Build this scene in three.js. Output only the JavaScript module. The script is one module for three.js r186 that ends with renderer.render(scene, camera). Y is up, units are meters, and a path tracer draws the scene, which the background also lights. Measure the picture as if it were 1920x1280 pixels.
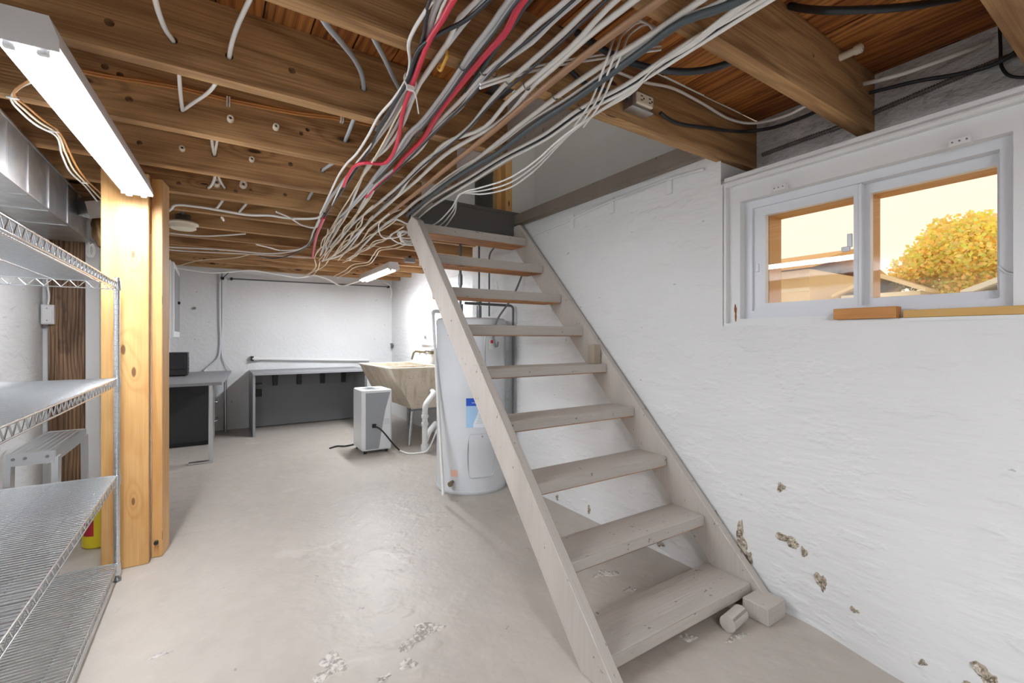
import * as THREE from 'three';
import { RectAreaLightUniformsLib } from 'three/addons/lights/RectAreaLightUniformsLib.js';
import { RoundedBoxGeometry } from 'three/addons/geometries/RoundedBoxGeometry.js';
import { mergeGeometries, toCreasedNormals } from 'three/addons/utils/BufferGeometryUtils.js';

RectAreaLightUniformsLib.init();
const scene = new THREE.Scene();

// ---------- camera, sky, exposure ----------
const YAW = Math.atan(560 / 855), SN = Math.sin(YAW), CS = Math.cos(YAW), EYE = 1.2;
const camera = new THREE.PerspectiveCamera(2 * Math.atan(640 / 855) * 180 / Math.PI, 1.5, 0.02, 200);
camera.position.set(0, EYE, 0);
camera.rotation.y = -YAW;
camera.setViewOffset(1920, 1280, 0, 5, 1920, 1280);
scene.background = new THREE.Color().setRGB(1.24, 1.06, 0.82);
const renderer = new THREE.WebGLRenderer();
renderer.toneMapping = THREE.LinearToneMapping;
renderer.toneMappingExposure = 1.06;
renderer.shadowMap.enabled = true;
const PANEL = 60, GLOW = 72;      // shop lights: area light in front of the tubes, tubes themselves

// ---------- helpers ----------
const V = (x, y, d) => new THREE.Vector3(x, y, -d);          // d = metres ahead along the long wall
const at = {                                                // a pixel of the photograph onto a real plane of the room
  Y(px, py, Y) { const zc = 855 * (Y - EYE) / (635 - py), xc = (px - 960) / 855 * zc; return V(xc * CS + zc * SN, Y, -xc * SN + zc * CS); },
  X(px, py, X) { const r = (px - 960) / 855, d = X * (CS - r * SN) / (SN + r * CS); return V(X, EYE + (635 - py) * (X * SN + d * CS) / 855, d); },
  D(px, py, d) { const r = (px - 960) / 855, X = d * (SN + r * CS) / (CS - r * SN); return V(X, EYE + (635 - py) * (X * SN + d * CS) / 855, d); },
};
function rng(s) { return () => { s |= 0; s = s + 0x6D2B79F5 | 0; let t = Math.imul(s ^ s >>> 15, 1 | s); t = t + Math.imul(t ^ t >>> 7, 61 | t) ^ t; return ((t ^ t >>> 14) >>> 0) / 4294967296; }; }
const lerp = (a, b, t) => a + (b - a) * t, clamp = (x, a = 0, b = 1) => Math.min(b, Math.max(a, x));
const smooth = (a, b, x) => { const t = clamp((x - a) / (b - a)); return t * t * (3 - 2 * t); };
function hash(x, y, s) { let h = Math.imul(x, 374761393) + Math.imul(y, 668265263) + Math.imul(s, 974634541) | 0; h = Math.imul(h ^ h >>> 13, 1274126177); return ((h ^ h >>> 16) >>> 0) / 4294967296; }
function tn(x, y, px, py, s) {                              // value noise that repeats every px, py
  const xi = Math.floor(x), yi = Math.floor(y), fx = x - xi, fy = y - yi, u = fx * fx * (3 - 2 * fx), v = fy * fy * (3 - 2 * fy);
  const m = (a, p) => ((a % p) + p) % p, x0 = m(xi, px), x1 = m(xi + 1, px), y0 = m(yi, py), y1 = m(yi + 1, py);
  return lerp(lerp(hash(x0, y0, s), hash(x1, y0, s), u), lerp(hash(x0, y1, s), hash(x1, y1, s), u), v);
}
function fbm(u, v, fu, fv, s, oct = 4, gain = 0.5) { let a = 0, w = 1, t = 0; for (let i = 0; i < oct; i++) { a += w * tn(u * fu, v * fv, fu, fv, s + i * 17); t += w; w *= gain; fu *= 2; fv *= 2; } return a / t; }
function tex(w, h, f, srgb = true) {
  const data = new Uint8Array(w * h * 4);
  for (let j = 0; j < h; j++) for (let i = 0; i < w; i++) { const c = f(i / w, j / h), k = (j * w + i) * 4; if (c.length) { data[k] = clamp(c[0], 0, 255); data[k + 1] = clamp(c[1], 0, 255); data[k + 2] = clamp(c[2], 0, 255); } else data[k] = data[k + 1] = data[k + 2] = 0; data[k + 3] = 255; }
  const t = new THREE.DataTexture(data, w, h, THREE.RGBAFormat);
  t.wrapS = t.wrapT = THREE.RepeatWrapping; t.magFilter = THREE.LinearFilter; t.minFilter = THREE.LinearMipmapLinearFilter; t.generateMipmaps = true;
  if (srgb) t.colorSpace = THREE.SRGBColorSpace; t.needsUpdate = true; return t;
}
const mixc = (a, b, t) => [lerp(a[0], b[0], t), lerp(a[1], b[1], t), lerp(a[2], b[2], t)];
const g3 = (v) => [v, v, v];
function rep(t, u, v) { t.repeat.set(1 / u, 1 / v); return t; }
const std = (o) => new THREE.MeshStandardMaterial(o), phy = (o) => new THREE.MeshPhysicalMaterial(o);
const paint = (hex, rough = 0.6, o = {}) => std({ color: hex, roughness: rough, ...o });

const used = {};
function numbered(n) { const k = used[n] = (used[n] ?? -1) + 1; return k ? n + '_' + String(k).padStart(3, '0') : n; }
function mesh(name, geo, mat, parent) { const m = new THREE.Mesh(geo, mat); m.name = name; m.castShadow = m.receiveShadow = true; if (parent) parent.add(m); return m; }
function thing(name, label, category, group) { const o = new THREE.Group(); o.name = numbered(name); o.userData = { label, category }; if (group) o.userData.group = group; scene.add(o); return o; }
function single(name, label, category, geo, mat, group) {
  geo.computeBoundingBox(); const b = geo.boundingBox, c = new THREE.Vector3((b.min.x + b.max.x) / 2, b.min.y, (b.min.z + b.max.z) / 2); geo.translate(-c.x, -c.y, -c.z);
  const m = mesh(numbered(name), geo, mat); m.position.copy(c); m.userData = { label, category }; if (group) m.userData.group = group; scene.add(m); return m;
}
function settle(g) {                                        // put the group's origin at the thing's base
  g.updateMatrixWorld(true); const b = new THREE.Box3().setFromObject(g), c = new THREE.Vector3((b.min.x + b.max.x) / 2, b.min.y, (b.min.z + b.max.z) / 2);
  for (const k of g.children) k.position.sub(c); g.position.add(c); return g;
}
function structure(name, label) { const o = new THREE.Group(); o.name = name; o.userData = { kind: 'structure' }; if (label) o.userData.label = label; scene.add(o); return o; }

function uvMetres(geo, grain = 'x', off = [0, 0]) {          // box mapping in metres, u along the grain
  const p = geo.attributes.position, n = geo.attributes.normal, uv = new Float32Array(p.count * 2);
  for (let i = 0; i < p.count; i++) {
    const c = { x: p.getX(i), y: p.getY(i), z: p.getZ(i) }, a = { x: Math.abs(n.getX(i)), y: Math.abs(n.getY(i)), z: Math.abs(n.getZ(i)) };
    const dom = a.x >= a.y && a.x >= a.z ? 'x' : a.y >= a.z ? 'y' : 'z';
    let axes = ['x', 'y', 'z'].filter((k) => k !== dom); if (axes[1] === grain) axes.reverse();
    uv[2 * i] = c[axes[0]] + off[0]; uv[2 * i + 1] = c[axes[1]] + off[1];
  }
  geo.setAttribute('uv', new THREE.BufferAttribute(uv, 2)); return geo;
}
let boxSeed = 0;
function box(x0, x1, y0, y1, d0, d1, { r = 0, seg = 2, grain, off } = {}) {
  const w = Math.abs(x1 - x0), h = Math.abs(y1 - y0), l = Math.abs(d1 - d0);
  let g = r ? new RoundedBoxGeometry(w, h, l, seg, Math.min(r, w / 2.01, h / 2.01, l / 2.01)) : new THREE.BoxGeometry(w, h, l);
  g.translate((x0 + x1) / 2, (y0 + y1) / 2, -(d0 + d1) / 2);
  grain ??= w >= h && w >= l ? 'x' : h >= l ? 'y' : 'z'; boxSeed++;
  return uvMetres(g, grain, off ?? [boxSeed * 0.37 % 3, boxSeed * 0.613 % 2]);
}
function prismX(pts, x0, x1, bevel = 0) {                   // polygon in (d, Y), extruded along X
  const s = new THREE.Shape(pts.map(([d, y]) => new THREE.Vector2(-d, y)));
  const g = new THREE.ExtrudeGeometry(s, { depth: Math.abs(x1 - x0) - 2 * bevel, bevelEnabled: bevel > 0, bevelThickness: bevel, bevelSize: bevel, bevelOffset: -bevel, bevelSegments: 1 });
  g.applyMatrix4(new THREE.Matrix4().makeBasis(new THREE.Vector3(0, 0, 1), new THREE.Vector3(0, 1, 0), new THREE.Vector3(1, 0, 0)));
  const flip = g.index ? null : g.attributes.position.array; if (flip) for (let i = 0; i < flip.length; i += 9) for (let k = 0; k < 3; k++) { const t = flip[i + 3 + k]; flip[i + 3 + k] = flip[i + 6 + k]; flip[i + 6 + k] = t; }
  g.translate(Math.min(x0, x1) + bevel, 0, 0); g.computeVertexNormals(); return g;
}
function prismD(pts, d0, d1, holes) {                       // polygon in (X, Y), extruded along d
  const s = new THREE.Shape(pts.map(([x, y]) => new THREE.Vector2(x, y)));
  for (const [x, y, r] of holes ?? []) { const h = new THREE.Path(); h.absarc(x, y, r, 0, Math.PI * 2, true); s.holes.push(h); }
  const g = new THREE.ExtrudeGeometry(s, { depth: Math.abs(d1 - d0), bevelEnabled: false, curveSegments: 10 }); g.translate(0, 0, -Math.max(d0, d1)); return g;
}
function prismY(pts, y0, y1) { const s = new THREE.Shape(pts.map(([x, d]) => new THREE.Vector2(x, d))); const g = new THREE.ExtrudeGeometry(s, { depth: y1 - y0, bevelEnabled: false }); g.rotateX(-Math.PI / 2); g.translate(0, y0, 0); return g; }
function tube(pts, r, seg, rad = 7, closed = false) {
  const c = new THREE.CatmullRomCurve3(pts, closed, 'centripetal'); const g = new THREE.TubeGeometry(c, seg ?? Math.max(6, pts.length * 6), r, rad, closed);
  if (closed) return g; const caps = [];
  for (const [t, s] of [[0, -1], [1, 1]]) { const k = new THREE.CircleGeometry(r, rad); const dir = c.getTangent(t).multiplyScalar(s); k.applyQuaternion(new THREE.Quaternion().setFromUnitVectors(new THREE.Vector3(0, 0, 1), dir)); const p = c.getPoint(t); k.translate(p.x, p.y, p.z); caps.push(k); }
  return mergeGeometries([g, ...caps]);
}
function rod(a, b, r, rad = 8) { const g = new THREE.CylinderGeometry(r, r, a.distanceTo(b), rad); g.applyQuaternion(new THREE.Quaternion().setFromUnitVectors(new THREE.Vector3(0, 1, 0), b.clone().sub(a).normalize())); const m = a.clone().add(b).multiplyScalar(0.5); g.translate(m.x, m.y, m.z); return g; }
function pipe(pts, r, bend = 0.05, rad = 10) {              // straight runs with rounded elbows
  const path = new THREE.CurvePath(); let prev = pts[0];
  for (let i = 1; i < pts.length - 1; i++) {
    const a = pts[i].clone().add(pts[i - 1].clone().sub(pts[i]).setLength(bend)), b = pts[i].clone().add(pts[i + 1].clone().sub(pts[i]).setLength(bend));
    path.add(new THREE.LineCurve3(prev, a)); path.add(new THREE.QuadraticBezierCurve3(a, pts[i], b)); prev = b;
  }
  path.add(new THREE.LineCurve3(prev, pts[pts.length - 1]));
  const parts = []; for (const c of path.curves) parts.push(new THREE.TubeGeometry(c, c.isLineCurve3 ? 1 : 6, r, rad));
  return mergeGeometries(parts);
}
function lathe(prof, x, y, d, seg = 28) { const g = new THREE.LatheGeometry(prof.map(([r, h]) => new THREE.Vector2(r, h)), seg); g.translate(x, y, -d); return g; }
const flat = (g) => toCreasedNormals(g, 0.5);

// ---------- textures ----------
function woodTex(light, dark, s, { w = 1024, h = 512, rings = 9, knots = 3, contrast = 1, spot = 0 } = {}) {
  const R = rng(s), K = []; for (let i = 0; i < knots; i++) K.push([R(), R(), 0.012 + R() * 0.014]);
  return tex(w, h, (u, v) => {
    let warp = (fbm(u, v, 3, 4, s, 3) - 0.5) * 1.6, kn = 0;
    for (const [a, b, r] of K) { let du = Math.abs(u - a); du = Math.min(du, 1 - du) * 2; let dv = Math.abs(v - b); dv = Math.min(dv, 1 - dv); const q = Math.hypot(du * 0.55, dv) / r; warp += 1.3 * Math.exp(-q * q / 14); kn = Math.max(kn, 1 - smooth(0.7, 1.25, q)); }
    const ring = 0.5 + 0.5 * Math.sin((v * rings + warp * 1.5) * Math.PI * 2), fine = fbm(u, v, 6, 128, s + 5, 3), mott = fbm(u, v, 4, 5, s + 9, 4), sp = spot ? smooth(0.6, 0.75, fbm(u, v, 12, 10, s + 31, 4)) * spot : 0;
    let t = clamp(0.18 + contrast * (0.32 * Math.pow(ring, 2.5) + 0.55 * (fine - 0.45) + 0.7 * (mott - 0.5)) + sp);
    let c = mixc(light, dark, t); if (kn) c = mixc(c, [dark[0] * 0.55, dark[1] * 0.5, dark[2] * 0.5], kn * 0.85); return c;
  });
}
const bumpGrain = rep(tex(512, 256, (u, v) => g3(90 + 130 * fbm(u, v, 4, 64, 3, 3) + 40 * fbm(u, v, 3, 3, 8, 3)), false), 0.9, 0.4);
const joistTex = [11, 12, 13].map((s) => rep(woodTex([188, 148, 100], [112, 76, 44], s, { rings: 5, knots: 3, contrast: 1.1 }), 1.7, 0.5));
const plankTex = [21, 22].map((s) => rep(woodTex([204, 138, 70], [112, 62, 24], s, { rings: 12, knots: 2, contrast: 1.35, spot: 0.4 }), 1.6, 0.4));
const pineTex = rep(woodTex([216, 172, 112], [188, 134, 74], 31, { rings: 4, knots: 5, contrast: 1.0 }), 1.3, 0.42);
const roughTex = rep(woodTex([150, 118, 86], [70, 46, 28], 41, { rings: 26, knots: 1, contrast: 1.5, spot: 0.3 }), 1.4, 0.5);
const taupeTex = rep(tex(1024, 512, (u, v) => {
  const m = fbm(u, v, 3, 6, 61, 4) - 0.5, f = fbm(u, v, 6, 90, 62, 2) - 0.5, chip = smooth(0.79, 0.82, fbm(u, v, 30, 26, 63, 4, 0.6)) * 0.7, b = 1 + m * 0.1 + f * 0.05;
  return mixc([186 * b, 178 * b, 170 * b], [92, 82, 74], chip);
}), 1.0, 0.5);
const wallBump = rep(tex(1024, 1024, (u, v) => g3(60 + 90 * fbm(u, v, 10, 44, 71, 4) + 80 * fbm(u, v, 5, 6, 72, 3) + 50 * smooth(0.55, 0.75, fbm(u, v, 16, 30, 73, 4))), false), 1.6, 1.6);
const peelBump = rep(tex(512, 512, (u, v) => g3(70 + 140 * fbm(u, v, 40, 40, 75, 3) + 50 * fbm(u, v, 5, 5, 76, 3)), false), 1.2, 1.2);
const wallTex = rep(tex(1024, 1024, (u, v) => {
  const m = (fbm(u, v, 4, 4, 81, 5) - 0.5) * 12, sc = smooth(0.83, 0.86, fbm(u, v, 34, 60, 82, 4, 0.62)) * 0.45, c = [226 + m, 226 + m, 225 + m];
  return mixc(c, [120, 112, 104], sc);
}), 2.3, 2.3);
const floorTex = rep(tex(2048, 2048, (u, v) => {
  const m = (fbm(u, v, 5, 5, 91, 5) - 0.5) * 22, f = (fbm(u, v, 60, 40, 92, 3) - 0.5) * 10, lightp = smooth(0.72, 0.8, fbm(u, v, 9, 12, 93, 5, 0.6)) * 0.16, dk = smooth(0.82, 0.85, fbm(u, v, 60, 48, 94, 4, 0.62)) * 0.4;
  let c = [178 + m + f, 170 + m + f, 160 + m + f]; c = mixc(c, [226, 221, 214], lightp); return mixc(c, [112, 102, 94], dk);
}), 3.2, 3.2);
const floorBump = rep(tex(1024, 1024, (u, v) => g3(80 + 70 * fbm(u, v, 6, 6, 95, 5) + 60 * smooth(0.5, 0.8, fbm(u, v, 20, 20, 96, 4)) + 30 * fbm(u, v, 90, 90, 97, 2)), false), 1.8, 1.8);
const stoneTex = rep(tex(512, 512, (u, v) => { const a = fbm(u, v, 24, 24, 101, 4, 0.7), b = fbm(u, v, 60, 60, 102, 2); return mixc(mixc([196, 184, 166], [120, 106, 86], smooth(0.35, 0.65, a)), [232, 226, 216], smooth(0.6, 0.72, b) * 0.7); }), 0.3, 0.3);
const spallTex = rep(tex(256, 256, (u, v) => { const a = fbm(u, v, 20, 20, 201, 4, 0.65); return mixc([206, 200, 193], [150, 142, 134], smooth(0.35, 0.7, a)); }), 0.25, 0.25);
const tubTex = rep(tex(512, 512, (u, v) => { const a = fbm(u, v, 5, 5, 205, 4), st = smooth(0.5, 0.8, fbm(u, v, 24, 4, 206, 4)), pit = smooth(0.74, 0.78, fbm(u, v, 70, 70, 207, 3)); return mixc(mixc([214, 202, 184], [176, 160, 136], clamp(0.5 * a + 0.5 * st)), [120, 106, 88], pit * 0.5); }), 0.8, 0.8);
const concTex = rep(tex(512, 512, (u, v) => { const a = fbm(u, v, 8, 14, 111, 5, 0.6), b = smooth(0.66, 0.72, fbm(u, v, 22, 30, 112, 4)); const g = 208 + (a - 0.5) * 60; return mixc([g, g - 1, g - 3], [150, 145, 140], b * 0.3); }), 0.8, 0.8);
const concBump = rep(tex(512, 512, (u, v) => g3(255 * fbm(u, v, 9, 16, 113, 5, 0.62)), false), 0.5, 0.5);
const galvTex = rep(tex(512, 512, (u, v) => g3(176 + (fbm(u, v, 12, 12, 121, 4) - 0.5) * 44)), 0.7, 0.7);
const carpetBump = rep(tex(256, 256, (u, v) => g3(255 * fbm(u, v, 64, 64, 131, 2)), false), 0.25, 0.25);

// ---------- materials ----------
const M = {
  joist: joistTex.map((t) => std({ map: t, roughness: 0.78, bumpMap: bumpGrain, bumpScale: 0.004 })),
  plank: [[0, 0xffffff], [1, 0xe6d8c8], [0, 0xd6c0a8], [1, 0xfff2d8]].map(([k, c]) => std({ map: plankTex[k], color: c, roughness: 0.7, bumpMap: bumpGrain, bumpScale: 0.003 })),
  pine: std({ map: pineTex, roughness: 0.5, bumpMap: bumpGrain, bumpScale: 0.001 }),
  rough: std({ map: roughTex, roughness: 0.55, bumpMap: bumpGrain, bumpScale: 0.012 }),
  taupe: std({ map: taupeTex, roughness: 0.5, bumpMap: bumpGrain, bumpScale: 0.003 }),
  wall: std({ map: wallTex, roughness: 0.55, bumpMap: wallBump, bumpScale: 0.012 }),
  peel: std({ map: wallTex, roughness: 0.6, bumpMap: peelBump, bumpScale: 0.006 }),
  floor: std({ map: floorTex, roughness: 0.42, bumpMap: floorBump, bumpScale: 0.008 }),
  stone: std({ map: stoneTex, roughness: 0.95 }),
  conc: std({ map: concTex, roughness: 0.45, bumpMap: concBump, bumpScale: 0.014 }),
  spall: std({ map: spallTex, roughness: 0.9 }),
  trim: paint(0xe3e3e2, 0.45), vinyl: paint(0xdcdee2, 0.35), upstairs: paint(0xcfcecb, 0.7),
  galv: std({ map: galvTex, metalness: 0.9, roughness: 0.34 }), chrome: std({ color: 0xd2d4d6, metalness: 1, roughness: 0.22 }), alu: std({ color: 0xc9cacb, metalness: 0.9, roughness: 0.36 }),
  steel: std({ color: 0x8a8d90, metalness: 0.85, roughness: 0.4 }), darkpipe: std({ color: 0x6c6d6e, metalness: 0.5, roughness: 0.45 }), brass: std({ color: 0x8f8468, metalness: 0.9, roughness: 0.35 }),
  white: paint(0xe9e9e8, 0.4), cableWhite: paint(0xf3f2ee, 0.4), cableGrey: paint(0xd6d8da, 0.4), cableCream: paint(0xe8d9be, 0.5), black: paint(0x1d1e20, 0.4), cableBlack: paint(0x2b2f35, 0.4), red: paint(0xd8344c, 0.4),
  tan: paint(0x9c7658, 0.45), conduitDark: paint(0x4a5357, 0.5), conduitGrey: paint(0xb3b8bd, 0.5), copper: paint(0xc08448, 0.4), armour: std({ color: 0x8b8580, metalness: 0.7, roughness: 0.45 }), ceramic: paint(0xe9dfcb, 0.3), cream: paint(0xe6dcc6, 0.45),
  enamel: paint(0xe4e5e6, 0.3), pvc: paint(0xe4e4e1, 0.4), heater: paint(0xd9dcdf, 0.35), deskGrey: paint(0x8f9092, 0.5), deskPanel: paint(0x757678, 0.55), deskBlack: paint(0x242526, 0.5), tub: std({ map: tubTex, roughness: 0.7 }), boardTaupe: std({ map: taupeTex, color: 0xbdb6b0, roughness: 0.55, bumpMap: bumpGrain, bumpScale: 0.003 }),
  carpet: std({ color: 0x5c5a58, roughness: 1, bumpMap: carpetBump, bumpScale: 0.004 }), acGrey: paint(0x9a9da0, 0.45), yellow: paint(0xd9c322, 0.4), foil: std({ color: 0x9b7c58, metalness: 0.8, roughness: 0.3 }),
  glass: phy({ color: 0xffffff, roughness: 0.0, transmission: 1, thickness: 0, ior: 1.5 }), outerWood: paint(0xd8ad74, 0.6), soil: paint(0x6a6a6a, 0.8),
};

// ---------- the shell ----------
const RW = 2.1, RB = 2.37, BACK = 7.1, LW = -0.95, LB = -0.45, FRONT = -2.6, JOG = 3.9, HJ = 2.08, TOPJ = 2.33;
const floor = structure('floor', 'beige painted concrete floor with scuffs and spalled patches');
mesh('slab', box(-1.15, 2.6, -0.15, 0, FRONT - 0.2, BACK + 0.2, { grain: 'x', off: [0.2, 0.4] }), M.floor, floor);

function patch(parent, name, mat, origin, eu, ev, n, rx, ry, seed, lift = 0.004, rough = 0.006) {   // broken surface with an irregular outline
  const R = rng(seed), rings = 5, seg = 26, pos = [], idx = [], ph = [R() * 6, R() * 6, R() * 6, R() * 6];
  const rad = (a) => 0.7 + 0.2 * Math.sin(2 * a + ph[0]) + 0.16 * Math.sin(3 * a + ph[1]) + 0.07 * Math.sin(5 * a + ph[2]) + 0.05 * Math.sin(11 * a + ph[3]);
  for (let i = 0; i <= rings; i++) for (let j = 0; j < seg; j++) { const a = j / seg * Math.PI * 2, k = i / rings * rad(a), h = i === rings ? -0.002 : lift * 0.4 + R() * rough; const p = origin.clone().addScaledVector(eu, Math.cos(a) * k * rx).addScaledVector(ev, Math.sin(a) * k * ry).addScaledVector(n, h); pos.push(p.x, p.y, p.z); }
  for (let i = 0; i < rings; i++) for (let j = 0; j < seg; j++) { const a = i * seg + j, b = i * seg + (j + 1) % seg, c = a + seg, d = b + seg; idx.push(a, c, b, b, c, d); }
  const g = new THREE.BufferGeometry(); g.setAttribute('position', new THREE.Float32BufferAttribute(pos, 3)); g.setIndex(idx); g.computeVertexNormals(); uvMetres(g, 'x');
  return mesh(name, g, mat, parent);
}
const ex = new THREE.Vector3(1, 0, 0), ey = new THREE.Vector3(0, 1, 0), ez = new THREE.Vector3(0, 0, 1);
[[800, 1180, 0.1, 0.05], [770, 1205, 0.07, 0.04], [765, 1245, 0.05, 0.03], [625, 1240, 0.06, 0.07], [608, 1265, 0.05, 0.04], [718, 1272, 0.04, 0.02], [300, 1228, 0.05, 0.015], [1135, 1075, 0.08, 0.05], [1180, 1105, 0.05, 0.03], [1380, 1195, 0.08, 0.02], [1290, 1195, 0.05, 0.03], [990, 1030, 0.02, 0.015]].forEach(([px, py, rx, ry], i) =>
  patch(floor, 'spalled_patch', M.spall, at.Y(px, py, 0), ex, ez, ey, rx * 1.15, ry * 1.15, 300 + i, 0.001, 0.005));

// right wall: plaster sheet with the window opening, masonry behind
const wallRight = structure('wall_right', 'white painted plaster wall with chipped base beside the stairs');
const WIN = { d0: 0.25, d1: 1.31, y0: 1.262, y1: 1.955 };
(function () {
  const ds = [], ys = []; for (let d = FRONT; d < JOG; d += 0.04) ds.push(d); ds.push(JOG, WIN.d0, WIN.d1); for (let y = 0; y < 2.12; y += 0.04) ys.push(y); ys.push(2.12, WIN.y0, WIN.y1);
  ds.sort((a, b) => a - b); ys.sort((a, b) => a - b); const pos = [], idx = [], uv = [];
  for (const y of ys) for (const d of ds) {
    const e = Math.min(1, Math.max(WIN.d0 - d, d - WIN.d1, WIN.y0 - y, y - WIN.y1, 0) / 0.12), bulge = 0.085 * smooth(0.98, 0.5, d) * smooth(0.7, 0, y);
    pos.push(RW - bulge - e * 0.008 * (fbm(d / 8 + 0.5, y / 8, 26, 30, 7, 3) - 0.3), y, -d); uv.push(-d, y);
  }
  const n = ds.length;
  for (let j = 0; j < ys.length - 1; j++) for (let i = 0; i < n - 1; i++) {
    const cd = (ds[i] + ds[i + 1]) / 2, cy = (ys[j] + ys[j + 1]) / 2; if (cd > WIN.d0 && cd < WIN.d1 && cy > WIN.y0 && cy < WIN.y1) continue; if (cd < 1.33 && cy > 1.97) continue;
    const a = j * n + i, b = a + 1, c = a + n, e = c + 1; idx.push(a, c, b, b, c, e);
  }
  const g = new THREE.BufferGeometry(); g.setAttribute('position', new THREE.Float32BufferAttribute(pos, 3)); g.setAttribute('uv', new THREE.Float32BufferAttribute(uv, 2)); g.setIndex(idx); g.computeVertexNormals();
  mesh('plaster', g, M.wall, wallRight);
  const bx = RW + 0.012, b1 = 2.6;
  for (const b of [[bx, b1, 0, WIN.y0, FRONT, JOG], [bx, b1, WIN.y0, 1.96, FRONT, WIN.d0], [bx, b1, WIN.y0, 1.96, WIN.d1, JOG], [bx, b1, WIN.y1, 1.99, WIN.d0, WIN.d1], [bx, b1, 1.96, 2.115, 1.33, JOG]]) mesh('masonry', box(...b), M.wall, wallRight);
  // sloping ledge under the joist ends, with two moulding steps
  const led = prismD([[RW, 1.955], [RW + 0.02, 1.985], [RW + 0.05, 1.988], [RW + 0.07, 2.012], [RW + 0.15, 2.03], [RW + 0.17, 2.052], [2.37, 2.075], [2.6, 2.075], [2.6, 1.955]], FRONT, 1.33); mesh('ledge_moulding', led, M.trim, wallRight);
})();
const nW = new THREE.Vector3(-1, 0, 0);
[[1390, 1012, 0.035, 0.085], [1405, 1045, 0.02, 0.04], [1478, 1012, 0.05, 0.03], [1508, 1035, 0.012, 0.03], [1543, 1090, 0.022, 0.045], [1465, 913, 0.025, 0.02], [1612, 1138, 0.02, 0.012], [1745, 1225, 0.015, 0.012], [1860, 1250, 0.03, 0.035], [1835, 1272, 0.03, 0.02], [1105, 955, 0.02, 0.03], [1045, 932, 0.02, 0.02], [1240, 1020, 0.03, 0.02], [1345, 968, 0.012, 0.03]].forEach(([px, py, rz, ry], i) => {
  const p = at.X(px, py, RW); const bulge = 0.085 * smooth(0.98, 0.5, -p.z) * smooth(0.7, 0, p.y); p.x -= bulge; if (p.y < 0.02) p.y = 0.02; patch(wallRight, 'plaster_chip', M.stone, p, ez, ey, nW, rz * 1.3, ry * 1.3, 400 + i, 0.003, 0.007);
});
const wallBackR = structure('wall_right_far', 'white wall of the far half beside the laundry tub');
mesh('plaster', box(RB, 2.6, 0, TOPJ, JOG, BACK + 0.2, { off: [0, 0] }), M.wall, wallBackR);
mesh('return', box(RW + 0.012, RB, 0, 2.1, JOG - 0.12, JOG, { off: [0, 0] }), M.wall, wallBackR);
const rim = structure('wall_right_rim', 'rough grey concrete between the joist ends');
mesh('concrete', box(2.37, 2.6, 2.075, TOPJ, FRONT, 1.33, { off: [0, 0] }), M.conc, rim);
const wallBack = structure('wall_back', 'white painted textured back wall');
mesh('plaster', box(-0.7, 2.6, 0, TOPJ, BACK, BACK + 0.2, { off: [0, 0] }), M.peel, wallBack);
const wallLeft = structure('wall_left', 'white wall behind the wire shelving');
mesh('plaster', box(LW - 0.2, LW, 0, TOPJ, FRONT, 4.45, { off: [0, 0] }), M.wall, wallLeft);
mesh('partition', box(LW, LB, 0, TOPJ, 4.25, 4.45, { off: [0, 0] }), M.wall, wallLeft);
const wallLeftFar = structure('wall_left_far', 'white wall behind the left desk');
mesh('plaster', box(LB - 0.2, LB, 0, TOPJ, 4.45, BACK, { off: [0, 0] }), M.peel, wallLeftFar);
const wallFront = structure('wall_front', 'white wall behind the viewer');
mesh('plaster', box(-1.15, 2.6, 0, TOPJ, FRONT - 0.2, FRONT, { off: [0, 0] }), M.wall, wallFront);

// ceiling: plank subfloor on joists, with holes drilled for wires
const ceiling = structure('ceiling', 'open joist ceiling with plank subfloor');
const SW = { x0: 1.17, x1: 2.1, d0: 1.345, d1: 3.1 };      // stairwell opening
(function () {
  const R = rng(5);
  for (let i = 0, x = -1.15; x < 2.6; i++) {
    const w = 0.135 + R() * 0.02, x1 = Math.min(2.6, x + w - 0.006), dy = R() * 0.005, m = M.plank[Math.floor(R() * 4)];
    if (x1 > SW.x0 - 0.02 && x < 2.6) { mesh('plank', box(x, x1, TOPJ + dy, TOPJ + 0.022 + dy, FRONT - 0.2, SW.d0 - 0.06), m, ceiling); mesh('plank', box(x, x1, TOPJ + dy - 0.15 * (x > SW.x0), TOPJ + 0.022 + dy - 0.15 * (x > SW.x0), SW.d1 + 0.05, BACK + 0.2), m, ceiling); }
    else mesh('plank', box(x, x1, TOPJ + dy, TOPJ + 0.022 + dy, FRONT - 0.2, BACK + 0.2), m, ceiling);
    x += w;
  }
  mesh('building_paper', box(-1.15, 1.17, TOPJ + 0.026, TOPJ + 0.05, FRONT - 0.2, BACK + 0.2), M.soil, ceiling);
  mesh('building_paper', box(1.17, 2.6, TOPJ + 0.026, TOPJ + 0.05, FRONT - 0.2, SW.d0 - 0.06), M.soil, ceiling);
})();
const JD = [-2.3, -1.8, -1.28, -0.77, -0.25, 0.27, 0.783, 1.29, 1.827, 2.364, 2.895, 3.38, 3.83, 4.33, 4.8, 5.28, 5.76, 6.24, 6.7];
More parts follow.
